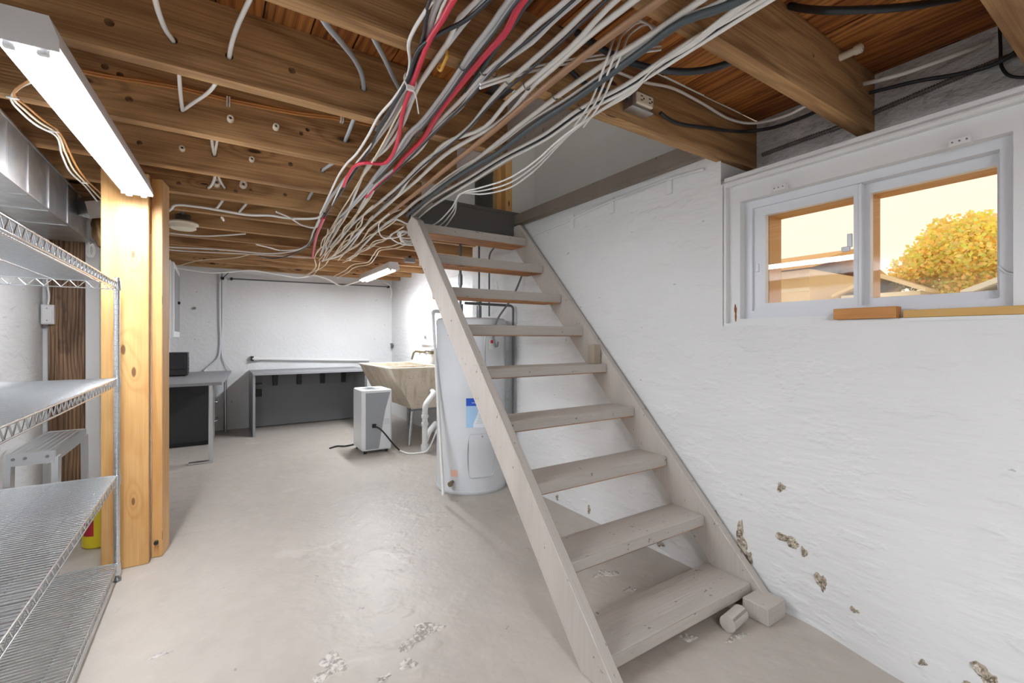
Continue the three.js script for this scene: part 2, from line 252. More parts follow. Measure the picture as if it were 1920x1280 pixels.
const holePx = {
  1.827: [[205, 42, 1], [325, 75, 1], [430, 105, 1], [548, 132, 1], [682, 165, 1.1]],
  2.364: [[197, 125, 1], [225, 140, 0.9], [242, 186, 1], [342, 207, 1], [432, 225, 1], [517, 240, 1], [565, 250, 0.8], [577, 243, 0.8], [648, 263, 1.1]],
  2.895: [[262, 268, 1], [342, 280, 1], [402, 290, 1], [472, 300, 1], [545, 308, 1], [605, 320, 1.1]],
  3.38: [[335, 344, 1], [391, 352, 1], [406, 345, 1.1], [421, 352, 0.9], [456, 348, 1.1], [442, 358, 1], [471, 357, 1], [535, 365, 1], [578, 373, 1.1]],
  3.83: [[405, 390, 1], [448, 397, 1], [419, 412, 1], [452, 418, 1]], 0.783: [[1575, 108, 1.1], [1525, 103, 0.8], [1612, 158, 1], [1388, 108, 1.6]], 1.29: [[1050, 120, 1.2]],
};
JD.forEach((d, i) => {
  const x0 = LW - 0.15, cut = d > 1.5 && d < 3.2, x1 = cut ? SW.x0 : d < 3.9 ? 2.42 : 2.45, xs = d > 4.45 ? LB - 0.15 : x0;
  const top = TOPJ - (d > 3.2 && !cut ? 0 : 0), holes = (holePx[d] ?? []).map(([px, py, k]) => { const p = at.D(px, py, d); return [p.x, p.y, 0.0125 * k]; }).filter(([x, y]) => y > HJ + 0.018 && y < top - 0.018 && x > xs && x < x1);
  // from the landing on, joists stop short of the lowered boards
  const prof = d > 3.2 ? [[xs, HJ], [x1, HJ], [x1, TOPJ - 0.15], [1.165, TOPJ - 0.15], [1.165, top], [xs, top]] : [[xs, HJ], [x1, HJ], [x1, top], [xs, top]];
  mesh('joist', uvMetres(prismD(prof, d, d + 0.055, holes), 'x', [i * 0.71, i * 0.23]), M.joist[i % 3], ceiling);
});
mesh('trimmer_board', box(SW.x0, SW.x0 + 0.045, 2.07, TOPJ, SW.d0, 3.1), M.taupe, ceiling);

// stairwell above
const wellWall = structure('wall_stairwell', 'grey plastered wall of the stairwell above the basement');
mesh('plaster', box(2.34, 2.6, 2.115, 4.4, 1.346, 4.4, { off: [0, 0] }), M.upstairs, wellWall);
mesh('plaster_end', box(1.0, 2.34, 2.24, 4.4, 4.2, 4.4, { off: [0, 0] }), M.upstairs, wellWall);
mesh('plaster_near', box(1.0, 2.34, TOPJ + 0.05, 4.4, 1.1, 1.285, { off: [0, 0] }), M.upstairs, wellWall);
mesh('plaster_inner', box(0.95, SW.x0, TOPJ + 0.05, 4.4, 1.1, 4.4, { off: [0, 0] }), M.upstairs, wellWall);
mesh('soffit', box(0.95, 2.6, 4.4, 4.5, 1.1, 4.4, { off: [0, 0] }), M.upstairs, wellWall);
(function () { const o = thing('ceiling_lamp', 'ceiling lamp of the floor above, over the stairwell', 'light'); mesh('base', lathe([[0, 0.06], [0.16, 0.06], [0.16, 0.04], [0, 0.04]], 1.8, 4.335, 2.4), M.white, o); mesh('lamp_shade', lathe([[0.15, 0.04], [0.14, 0.01], [0.08, -0.02], [0, -0.03]], 1.8, 4.335, 2.4), std({ color: 0xffffff, emissive: 0xfff6e8, emissiveIntensity: 3 }), o); const r = new THREE.RectAreaLight(new THREE.Color().setRGB(1, 0.97, 0.93), 26, 0.28, 0.28); r.rotation.x = -Math.PI / 2; r.position.set(1.8, 4.295, -2.4); o.add(r); })();
const land = structure('floor_landing', 'dark grey carpeted landing at the head of the stairs');
mesh('carpet', box(1.16, 2.34, 2.2, 2.235, 3.1, 4.2, { r: 0.012 }), M.carpet, land);
mesh('carpeted_riser', box(1.16, 2.1, 1.985, 2.205, 3.095, 3.125, { r: 0.008 }), M.carpet, land);
const t1 = structure('trim_1', 'taupe painted board along the top of the stair wall');
mesh('board', prismD([[2.05, 2.128], [2.075, 2.128], [2.08, 2.118], [2.34, 2.118], [2.34, 2.26], [2.13, 2.245], [2.115, 2.215], [2.05, 2.205]], 1.345, 3.1), M.boardTaupe, t1);
const t2 = structure('trim_2', 'white door trim beside the bare wooden jamb at the stair head');
mesh('casing', box(2.11, 2.34, 2.235, 4.3, 3.22, 3.26), M.upstairs, t2);
const dj = structure('door_1', 'bare wooden door jamb at the head of the stairs');
mesh('jamb', box(2.045, 2.11, 2.235, 4.3, 3.22, 3.36), M.pine, dj);
mesh('stop', box(2.005, 2.045, 2.235, 4.3, 3.29, 3.36), M.pine, dj);
mesh('door_panel', box(1.3, 1.97, 2.245, 4.25, 3.62, 3.66), M.trim, dj);

// ---------- near window ----------
const w1 = structure('window_1', 'white vinyl sliding window looking out on a sunlit tree');
(function () {
  const ring = (name, x0, x1, d0, d1, y0, y1, t, m, p = w1) => { const g = mergeGeometries([box(x0, x1, y0, y0 + t, d0, d1), box(x0, x1, y1 - t, y1, d0, d1), box(x0, x1, y0 + t, y1 - t, d0, d0 + t), box(x0, x1, y0 + t, y1 - t, d1 - t, d1)]); return mesh(name, g, m, p); };
  ring('casing', RW + 0.004, 2.15, WIN.d0, WIN.d1, WIN.y0, WIN.y1, 0.014, M.trim);
  mesh('casing_step', mergeGeometries([box(2.13, 2.19, 1.862, 1.941, 0.264, 1.296), box(2.13, 2.19, 1.276, 1.296, 0.264, 1.296), box(2.13, 2.19, 1.296, 1.862, 1.24, 1.296), box(2.13, 2.19, 1.296, 1.862, 0.264, 0.34)]), M.trim, w1);
  ring('window_frame', 2.17, 2.25, 0.335, 1.245, 1.292, 1.868, 0.042, M.vinyl);
  const sash = (x0, x1, d0, d1, y0, y1, g0, g1, h0, h1) => mesh('sash', mergeGeometries([box(x0, x1, y0, h0, d0, d1), box(x0, x1, h1, y1, d0, d1), box(x0, x1, h0, h1, d0, g0), box(x0, x1, h0, h1, g1, d1)]), M.vinyl, w1);
  sash(2.183, 2.212, 0.766, 1.203, 1.334, 1.826, 0.792, 1.148, 1.368, 1.784); sash(2.2125, 2.24, 0.377, 0.775, 1.334, 1.826, 0.39, 0.745, 1.364, 1.786);
  mesh('mullion', box(2.178, 2.186, 1.334, 1.826, 0.762, 0.775, { r: 0.003 }), M.vinyl, w1);
  mesh('pane', box(2.198, 2.202, 1.364, 1.788, 0.788, 1.152), M.glass, w1); mesh('pane', box(2.224, 2.228, 1.36, 1.79, 0.386, 0.749), M.glass, w1);
  mesh('latch', mergeGeometries([box(2.172, 2.186, 1.575, 1.63, 0.795, 0.812, { r: 0.003 }), box(2.166, 2.18, 1.558, 1.578, 0.8, 0.83, { r: 0.003 })]), M.vinyl, w1);
  mesh('finger_pull', box(2.176, 2.186, 1.52, 1.56, 1.175, 1.19, { r: 0.003 }), M.vinyl, w1);
  mesh('outer_frame', mergeGeometries([box(2.25, 2.36, 1.29, 1.368, 0.3, 1.245), box(2.25, 2.36, 1.792, 1.87, 0.3, 1.245), box(2.25, 2.36, 1.368, 1.792, 1.163, 1.245), box(2.25, 2.36, 1.368, 1.792, 0.3, 0.383)]), M.outerWood, w1);
  mesh('outer_mullion', box(2.255, 2.335, 1.368, 1.792, 0.752, 0.8), M.outerWood, w1);
  ring('outer_reveal', 2.36, 2.6, 0.25, 1.31, 1.262, 1.955, 0.03, M.outerWood);
})();
patch(w1, 'rust_stain', paint(0x8a5a30, 0.9), V(2.128, 1.33, 1.262), ez, ey, new THREE.Vector3(-1, 0, 0), 0.009, 0.05, 91, 0.001, 0.001);
// ---------- far window ----------
const w2 = structure('window_2', 'small white boarded window above the laundry tub');
(function () {
  const fx = RB; for (const [a, b, c, e] of [[1.12, 1.16, 5.15, 5.85], [1.92, 1.97, 5.15, 5.85], [1.16, 1.92, 5.15, 5.21], [1.16, 1.92, 5.79, 5.85]]) mesh('window_frame', box(fx - 0.035, fx, a, b, c, e, { r: 0.004 }), M.trim, w2);
  mesh('pane', box(fx - 0.012, fx, 1.16, 1.92, 5.21, 5.79), M.vinyl, w2); mesh('sash_bar', box(fx - 0.028, fx - 0.012, 1.16, 1.92, 5.62, 5.65), M.vinyl, w2);
  mesh('latch', box(fx - 0.045, fx - 0.028, 1.2, 1.24, 5.62, 5.66), M.steel, w2);
})();

// ---------- outside ----------
(function () {
  const gnd = structure('ground', 'pale ground outside the window'); mesh('yard', box(2.6, 60, 0.9, 1.0, -40, 40), paint(0xcabf9e, 0.9), gnd);
  const R = rng(77), tr = thing('tree', 'leafy tree glowing yellow green outside the window', 'tree');
  const c = at.D(1850, 470, 3.0);
  mesh('trunk', rod(new THREE.Vector3(c.x, 1.0, c.z), new THREE.Vector3(c.x, c.y + 0.3, c.z), 0.12), M.rough, tr);
  const leaf = new THREE.BufferGeometry(); leaf.setAttribute('position', new THREE.Float32BufferAttribute([0, 0, 0, 0.05, 0.035, 0.01, 0.1, 0, 0, 0.05, -0.035, 0.01], 3)); leaf.setIndex([0, 1, 2, 0, 2, 3]); leaf.computeVertexNormals();
  const lm = phy({ color: new THREE.Color().setRGB(0.95, 0.88, 0.36), roughness: 0.9, side: THREE.DoubleSide, transmission: 0.45, thickness: 0 });
  const lobes = []; for (let i = 0; i < 46; i++) { const a = R() * 6.28, u = R() * 2 - 1, q = Math.sqrt(1 - u * u), k = 0.55 + 0.45 * R(); lobes.push([c.x + Math.cos(a) * q * 1.35 * k, c.y - 0.2 + u * 1.1 * k, c.z + Math.sin(a) * q * 1.45 * k, 0.32 + R() * 0.25]); }
  const N = 26000, im = new THREE.InstancedMesh(leaf, lm, N), mt = new THREE.Matrix4(), q = new THREE.Quaternion(), e = new THREE.Euler(), col = new THREE.Color();
  for (let i = 0; i < N; i++) { const L = lobes[i % lobes.length], a = R() * 6.28, u = R() * 2 - 1, s = Math.sqrt(1 - u * u), rr = L[3] * Math.pow(R(), 0.4); e.set(R() * 6, R() * 6, R() * 6); mt.compose(new THREE.Vector3(L[0] + Math.cos(a) * s * rr, L[1] + u * rr, L[2] + Math.sin(a) * s * rr), q.setFromEuler(e), new THREE.Vector3(1, 1, 1).multiplyScalar(0.7 + R() * 0.7)); im.setMatrixAt(i, mt); im.setColorAt(i, col.setRGB(0.8 + R() * 0.5, 0.8 + R() * 0.4, 0.6 + R() * 0.6)); }
  im.name = 'foliage'; im.userData.kind = 'stuff'; im.castShadow = im.receiveShadow = true; tr.add(im);
  // neighbouring houses
  const hw = paint(0xe9d6b4, 0.8), hr = paint(0xd9ae7a, 0.8), pale = paint(0xf2ebdc, 0.8);
  const h1 = thing('house', 'tan house with deep eave seen through the left pane', 'house');
  const p = at.D(1500, 520, 6.5); mesh('wall', box(p.x, p.x + 4, 0.9, p.y + 0.22, 6.25, 12), hw, h1); mesh('roof', prismD([[p.x - 0.7, p.y + 0.16], [p.x + 2, p.y + 0.8], [p.x + 4.7, p.y + 0.16], [p.x + 4.7, p.y + 0.28], [p.x + 2, p.y + 0.95], [p.x - 0.7, p.y + 0.3]], 5.85, 12.4), hr, h1);
  mesh('band', box(p.x - 0.03, p.x, p.y - 0.4, p.y - 0.3, 6.25, 12), pale, h1);
  const h2 = thing('shed', 'pale low roof behind the tree in the right pane', 'shed');
  const s = at.D(1660, 545, 4.6); mesh('wall', box(s.x, s.x + 2.4, 0.9, s.y - 0.05, 3.9, 5.6), pale, h2); mesh('roof', prismX([[3.75, s.y - 0.1], [4.7, s.y + 0.35], [5.75, s.y - 0.1], [5.75, s.y - 0.02], [4.7, s.y + 0.45], [3.75, s.y - 0.02]], s.x - 0.2, s.x + 2.6), hw, h2);
  const h3 = thing('shed', 'white garage roof at the lower right of the window view', 'shed');
  const k = at.D(1875, 545, 1.7); mesh('wall', box(k.x, k.x + 2, 0.9, k.y - 0.02, 0.2, 1.95), pale, h3); mesh('roof', prismX([[-0.4, k.y - 0.05], [0.9, k.y + 0.45], [2.1, k.y - 0.05], [2.1, k.y + 0.03], [0.9, k.y + 0.53], [-0.4, k.y + 0.03]], k.x - 0.15, k.x + 2.1), M.trim, h3);
})();

// ---------- shop lights ----------
const tubeGlow = std({ color: 0xffffff, emissive: new THREE.Color().setRGB(0.94, 0.985, 1.05), emissiveIntensity: GLOW, roughness: 0.5 });
function shopLight(label, cx, cd, y, len, yaw, hung, power = 1) {
  const o = thing('shop_light', label, 'light', 'fluorescent shop lights'), L = len / 2;
  const prof = [[-0.064, 0.012], [-0.05, 0.012], [-0.036, 0.04], [0.036, 0.04], [0.05, 0.012], [0.064, 0.012], [0.064, 0.03], [0.045, 0.085], [-0.045, 0.085], [-0.064, 0.03]];
  mesh('housing', flat(prismD(prof, -L, L)), M.enamel, o);
  for (const s of [-1, 1]) { mesh('end_plate', prismD([[-0.064, 0.0], [0.064, 0.0], [0.064, 0.03], [0.045, 0.086], [-0.045, 0.086], [-0.064, 0.03]], s * L, s * (L + 0.004)), M.enamel, o); for (const x of [-0.03, 0.03]) mesh('lamp_holder', box(x - 0.013, x + 0.013, -0.014, 0.04, s * (L - 0.012) - 0.008, s * (L - 0.012) + 0.008, { r: 0.006 }), M.white, o); }
  for (const x of [-0.03, 0.03]) mesh('fluorescent_tube', new THREE.CylinderGeometry(0.0155, 0.0155, len - 0.05, 14).rotateX(Math.PI / 2).translate(x, 0.006, 0), tubeGlow, o);
  if (hung) for (const s of [-0.8, 0.8]) mesh('chain', rod(new THREE.Vector3(0, 0.085, s * L), new THREE.Vector3(0, HJ - y, s * L), 0.003, 5), M.steel, o);
  const r = new THREE.RectAreaLight(new THREE.Color().setRGB(0.94, 0.985, 1.05), PANEL * power, 0.1, len - 0.06); r.rotation.x = -Math.PI / 2; r.position.y = -0.018; r.name = 'tube_light'; o.add(r);
  o.position.set(cx, y, -cd); o.rotation.y = yaw; return o;
}
shopLight('twin tube fluorescent shop light under the near joists at upper left', -0.36, 2.31, 1.935, 1.38, -0.05, true, 0.75);
shopLight('small hanging fluorescent shop light near the far back corner', 1.65, 5.46, 1.955, 1.16, 0, true, 1.45);
shopLight('fluorescent shop light behind the viewer', 0.35, -1.15, 1.96, 1.3, 0, true);

// ---------- staircase ----------
const stairs = thing('staircase', 'open taupe painted wooden staircase with worn treads along the white wall', 'staircase');
(function () {
  const fr = (Y) => 1.344 + (Y - 0.348) / 1.053, W = 0.232;
  mesh('stringer', uvMetres(prismX([[fr(0.03), 0.03], [fr(2.11), 2.11], [3.09, 2.11], [3.09, 2.11 - (fr(2.11) + W - 3.09) * 1.053], [fr(0) + W, 0.0], [fr(0) + 0.03, 0.0]], 2.04, 2.083, 0.003), 'y'), M.taupe, stairs);
  const fl = (Y) => 1.366 + (Y - 0.37) / 1.106, WL = 0.205;
  mesh('stringer', uvMetres(prismX([[fl(0), 0.0], [fl(1.97), 1.97], [fl(1.97) + 0.1, 2.02], [fl(1.97) + WL, 1.97], [fl(0) + WL, 0.0]], 1.105, 1.152, 0.004), 'y', [0.4, 0.2]), M.taupe, stairs);
  const T = [[0.094, 1.137], [0.326, 1.37], [0.569, 1.596], [0.805, 1.819], [1.045, 2.041], [1.28, 2.26], [1.512, 2.481], [1.745, 2.697], [1.984, 2.915]];
  T.forEach(([y, d], i) => {
    const l = i === 0 ? 0.225 : 0.2, th = i > 4 ? 0.06 : 0.052, g = new RoundedBoxGeometry(0.888, th, l, 2, 0.006); uvMetres(g, 'x', [i * 0.4, i * 0.19]); const t = mesh('tread', g, M.taupe, stairs); t.position.set(1.596, y - th / 2, -(d + l / 2)); if (i === 0) t.rotation.z = 0.0;
mesh('bare_underside', box(1.156, 2.036, y - th - 0.003, y - th + 0.001, d + 0.006, d + l - 0.006), M.plank[0], stairs);
  });
})(); settle(stairs);
single('wood_block', 'small pale wooden block standing on the fifth stair tread', 'block', box(1.98, 2.035, 1.045, 1.165, 2.09, 2.15, { r: 0.003 }), std({ map: taupeTex, color: 0xe2d8c8, roughness: 0.7 }));
single('wood_block', 'taupe painted block at the foot of the right stair stringer', 'block', box(1.93, 2.07, 0.0, 0.075, 1.0, 1.115, { r: 0.006 }), M.taupe);
single('log_offcut', 'short round painted offcut wedged under the bottom tread', 'offcut', (() => { const g = new THREE.CylinderGeometry(0.033, 0.033, 0.12, 20); g.rotateZ(Math.PI / 2); g.rotateY(0.12); g.translate(1.82, 0.0335, -1.085); return uvMetres(g, 'x'); })(), M.taupe);

// ---------- lumber post ----------
const post = thing('lumber_post', 'new pine post of doubled boards holding up the joists beside the wire shelf', 'post');
mesh('post_board', box(-0.482, -0.288, 0, HJ, 3.1, 3.19, { r: 0.005, grain: 'y' }), M.pine, post);
(function () { const g = new RoundedBoxGeometry(0.05, HJ, 0.14, 2, 0.005); uvMetres(g, 'y', [0.5, 0.7]); const m = mesh('post_stud', g, M.pine, post); m.position.set(-0.249, HJ / 2, -3.235); m.rotation.y = -0.16; })();
mesh('bolt', rod(V(-0.262, 0.085, 3.17), V(-0.262, 0.085, 3.145), 0.011), M.black, post); settle(post);

// ---------- wire shelving ----------
(function () {
  const o = thing('wire_shelf_unit', 'chrome wire shelving unit with four tiers against the left wall', 'shelf');
  const x0 = -0.86, x1 = -0.4, d0 = 1.42, d1 = 2.965;
  for (const [x, d] of [[x0, d0], [x1, d0], [x0, d1], [x1, d1]]) {
    const p = mesh('post', lathe([[0.0125, 0.03], [0.0125, 1.5], [0.009, 1.506], [0, 1.506]], x, 0, d, 14), M.chrome, o);
    mesh('foot', lathe([[0, 0], [0.017, 0], [0.017, 0.012], [0.007, 0.016], [0.007, 0.034]], x, 0, d, 14), M.steel, p);
    const rings = []; for (let y = 0.1; y < 1.48; y += 0.0254) rings.push(new THREE.TorusGeometry(0.0126, 0.0007, 4, 12).rotateX(Math.PI / 2).translate(x, y, -d)); const rg = mesh('grooves', mergeGeometries(rings), M.steel, p); rg.userData.kind = 'stuff';
  }
  for (const y of [0.085, 0.52, 1.0, 1.48]) {
    const s = mesh('shelf', mergeGeometries([[x0, d0, x1, d0], [x1, d0, x1, d1], [x1, d1, x0, d1], [x0, d1, x0, d0]].flatMap(([a, b, c, e]) => { const r = [rod(V(a, y, b), V(c, y, e), 0.0032, 6), rod(V(a, y - 0.034, b), V(c, y - 0.034, e), 0.0032, 6)]; const n = Math.round(Math.hypot(c - a, e - b) / 0.028); for (let i = 0; i < n; i++) { const A = i / n, B = (i + 1) / n; r.push(rod(V(lerp(a, c, A), y - (i % 2 ? 0.034 : 0), lerp(b, e, A)), V(lerp(a, c, B), y - (i % 2 ? 0 : 0.034), lerp(b, e, B)), 0.0022, 5)); } return r; })), M.chrome, o);
    const wires = []; for (let d = d0 + 0.012; d < d1; d += 0.021) wires.push(rod(V(x0, y + 0.003, d), V(x1, y + 0.003, d), 0.0028, 6)); for (const k of [0.15, 0.5, 0.85]) wires.push(rod(V(lerp(x0, x1, k), y - 0.001, d0), V(lerp(x0, x1, k), y - 0.001, d1), 0.0028, 5));
    const w = mesh('wire_deck', mergeGeometries(wires), M.chrome, s); w.userData.kind = 'stuff';
    for (const [x, d] of [[x0, d0], [x1, d0], [x0, d1], [x1, d1]]) mesh('collar', lathe([[0.0126, -0.042], [0.0175, -0.04], [0.0155, 0.006], [0.0126, 0.007]], x, y, d, 12), M.chrome, s);
  }
  settle(o);
})();

// ---------- duct and things at upper left ----------
(function () {
  const o = thing('air_duct', 'galvanised sheet metal duct under the joists along the left wall', 'duct');
  mesh('trunk', box(-0.885, -0.685, 1.835, 2.075, FRONT + 0.05, 4.06, { off: [0, 0] }), M.galv, o);
  for (const d of [1.2, 1.9, 2.6, 2.85, 3.15, 3.5]) mesh('seam', mergeGeometries([box(-0.685, -0.681, 1.835, 2.075, d, d + 0.012), box(-0.885, -0.685, 1.831, 1.835, d, d + 0.012)]), M.galv, o);
  for (const y of [1.837, 2.07]) mesh('edge_flange', box(-0.683, -0.676, y - 0.004, y + 0.004, FRONT + 0.05, 4.06), M.galv, o);
  const g = box(-0.07, 0.07, -0.05, 0.05, -0.09, 0.09); const b = mesh('boot', g, M.galv, o); b.position.set(-0.6, 2.0, -3.7); b.rotation.set(0.3, 0.5, 0.2);
  settle(o);
  const f = new THREE.TorusGeometry(0.05, 0.035, 12, 24, 4.4); { const p = f.attributes.position, R = rng(9); for (let i = 0; i < p.count; i++) { const k = 1 + (R() - 0.5) * 0.22; p.setXYZ(i, p.getX(i) * k, p.getY(i) * 1.9 * k, p.getZ(i) * k); } f.computeVertexNormals(); } f.rotateY(0.6); f.translate(-0.585, 1.94, -4.0);
  single('flexible_foil_duct', 'crumpled brownish foil flexible duct hanging beside the pine post', 'duct', f, M.foil);
  single('wall_plank', 'rough brown weathered plank standing behind the shelving', 'plank', box(-0.915, -0.735, 0, 1.86, 4.205, 4.248, { r: 0.004 }), M.rough);
  single('wall_batten', 'white painted batten beside the rough brown plank', 'batten', box(-0.73, -0.655, 0, 1.86, 4.19, 4.248, { r: 0.004 }), M.trim);
  const ob = thing('outlet_box', 'white surface outlet box on the wall by the brown plank', 'outlet'); mesh('box', box(-0.942, -0.878, 1.295, 1.425, 4.165, 4.204, { r: 0.005 }), M.trim, ob); mesh('cover', box(-0.935, -0.885, 1.302, 1.418, 4.158, 4.166, { r: 0.003 }), M.trim, ob); for (const y of [1.32, 1.4]) mesh('screw', rod(V(-0.91, y, 4.16), V(-0.91, y, 4.155), 0.004), M.steel, ob);
  mesh('cable', tube([V(-0.91, 1.42, 4.185), V(-0.905, 1.48, 4.18), V(-0.915, 1.56, 4.19), V(-0.92, 1.83, 4.2)], 0.006), M.cableWhite, ob); settle(ob);
  const lp = []; for (let i = 0; i < 3; i++) lp.push(new THREE.TorusGeometry(0.022, 0.0035, 6, 20).scale(0.8, 1.9, 1).rotateY(0.4 + i * 0.2).translate(-0.69 + i * 0.006, 1.79, -4.085)); lp.push(rod(V(-0.69, 1.82, 4.075), V(-0.69, 1.836, 4.05), 0.004)); single('cable_coil', 'small coil of white cable hanging off the end of the metal duct', 'cable', mergeGeometries(lp.map((g) => g.index ? g.toNonIndexed() : g)), M.cableWhite);
  // cable bundle looping past the shop light to the post
  const run = (off, m, label) => single('cable', label, 'cable', tube([[75, 145], [42, 160], [24, 183], [45, 205], [78, 232], [103, 246], [122, 285], [138, 318], [160, 342], [188, 372]].map(([x, y], i) => { return at.Y(x + off * (i === 2 || i === 5 || i === 8 ? 0.4 : 1) * 5, y - off * 4, 2.055 - i * 0.007); }), 0.0042, 70), m, 'tied cables beside the duct');
  run(-1.2, M.cableWhite, 'white cable in the tied bundle by the duct, duct side'); run(0, M.cableCream, 'cream cable at the middle of the tied bundle by the duct'); run(1.2, M.copper, 'tan cable in the tied bundle by the duct, light side');
  [[24, 183], [103, 246], [160, 342]].forEach(([x, y], i) => { const p = at.Y(x, y, [2.04, 2.02, 2.0][i]), g = new THREE.TorusGeometry(0.015, 0.003, 6, 16).rotateX(Math.PI / 2 + 0.5).translate(p.x, p.y, p.z); single('zip_tie', ['white zip tie on the duct cable bundle, nearest the viewer', 'white zip tie on the duct cable bundle, middle one', 'white zip tie on the duct cable bundle, nearest the post'][i], 'tie', g, M.cableWhite, 'zip ties on duct bundle'); });
  // step platform
  const st = thing('step_platform', 'folding aluminium work platform standing behind the wire shelves', 'step ladder');
  const X0 = -0.8, X1 = -0.64, D0 = 3.05, D1 = 3.68, TY = 0.66;
  mesh('platform', box(X0, X1, TY - 0.012, TY, D0, D1, { r: 0.003 }), M.alu, st);
  for (let i = 0; i < 5; i++) mesh('rib', box(X0 + 0.02 + i * 0.026, X0 + 0.03 + i * 0.026, TY, TY + 0.003, D0 + 0.02, D1 - 0.02), M.alu, st);
  for (const x of [X0, X1]) mesh('side_rail', box(x - 0.004, x + 0.004, TY - 0.055, TY + 0.004, D0, D1), M.alu, st);
  for (const d of [D0, D1]) { const e = mesh('end_rail', box(X0, X1, TY - 0.055, TY + 0.004, d - 0.004, d + 0.004), M.alu, st); for (const x of [X0 + 0.02, X0 + 0.06, X1 - 0.025]) mesh('rivet', rod(V(x, TY - 0.022, d - 0.004), V(x, TY - 0.022, d - 0.009), 0.007), M.steel, e); }
  for (const [x, s] of [[X0, -1], [X1, 1]]) for (const [d, e] of [[D0, -1], [D1, 1]]) { const xx = x + s * 0.0; mesh('leg', prismX([[d, TY - 0.03], [d - e * 0.06, TY - 0.03], [d - e * 0.02, 0.0], [d + e * 0.04, 0.0]], xx - 0.012, xx + 0.012), M.alu, st); }
  for (const d of [D0, D1]) mesh('rung', box(X0, X1, 0.3, 0.33, d - 0.02, d + 0.02), M.alu, st);
  settle(st);
  const bt = thing('jug', 'yellow plastic jug with red label behind the pine post', 'jug'); mesh('body', lathe([[0, 0], [0.075, 0], [0.08, 0.01], [0.08, 0.19], [0.07, 0.23], [0.03, 0.26], [0.028, 0.29], [0, 0.29]], -0.555, 0, 3.56), M.yellow, bt); mesh('label', new THREE.CylinderGeometry(0.081, 0.081, 0.09, 10, 1, true, -0.9, 0.7).translate(-0.555, 0.12, -3.56), paint(0xa8202c, 0.5), bt); mesh('cap', lathe([[0.031, 0.27], [0.031, 0.305], [0, 0.305]], -0.555, 0, 3.56), paint(0xb02a2a, 0.4), bt); settle(bt);
})();

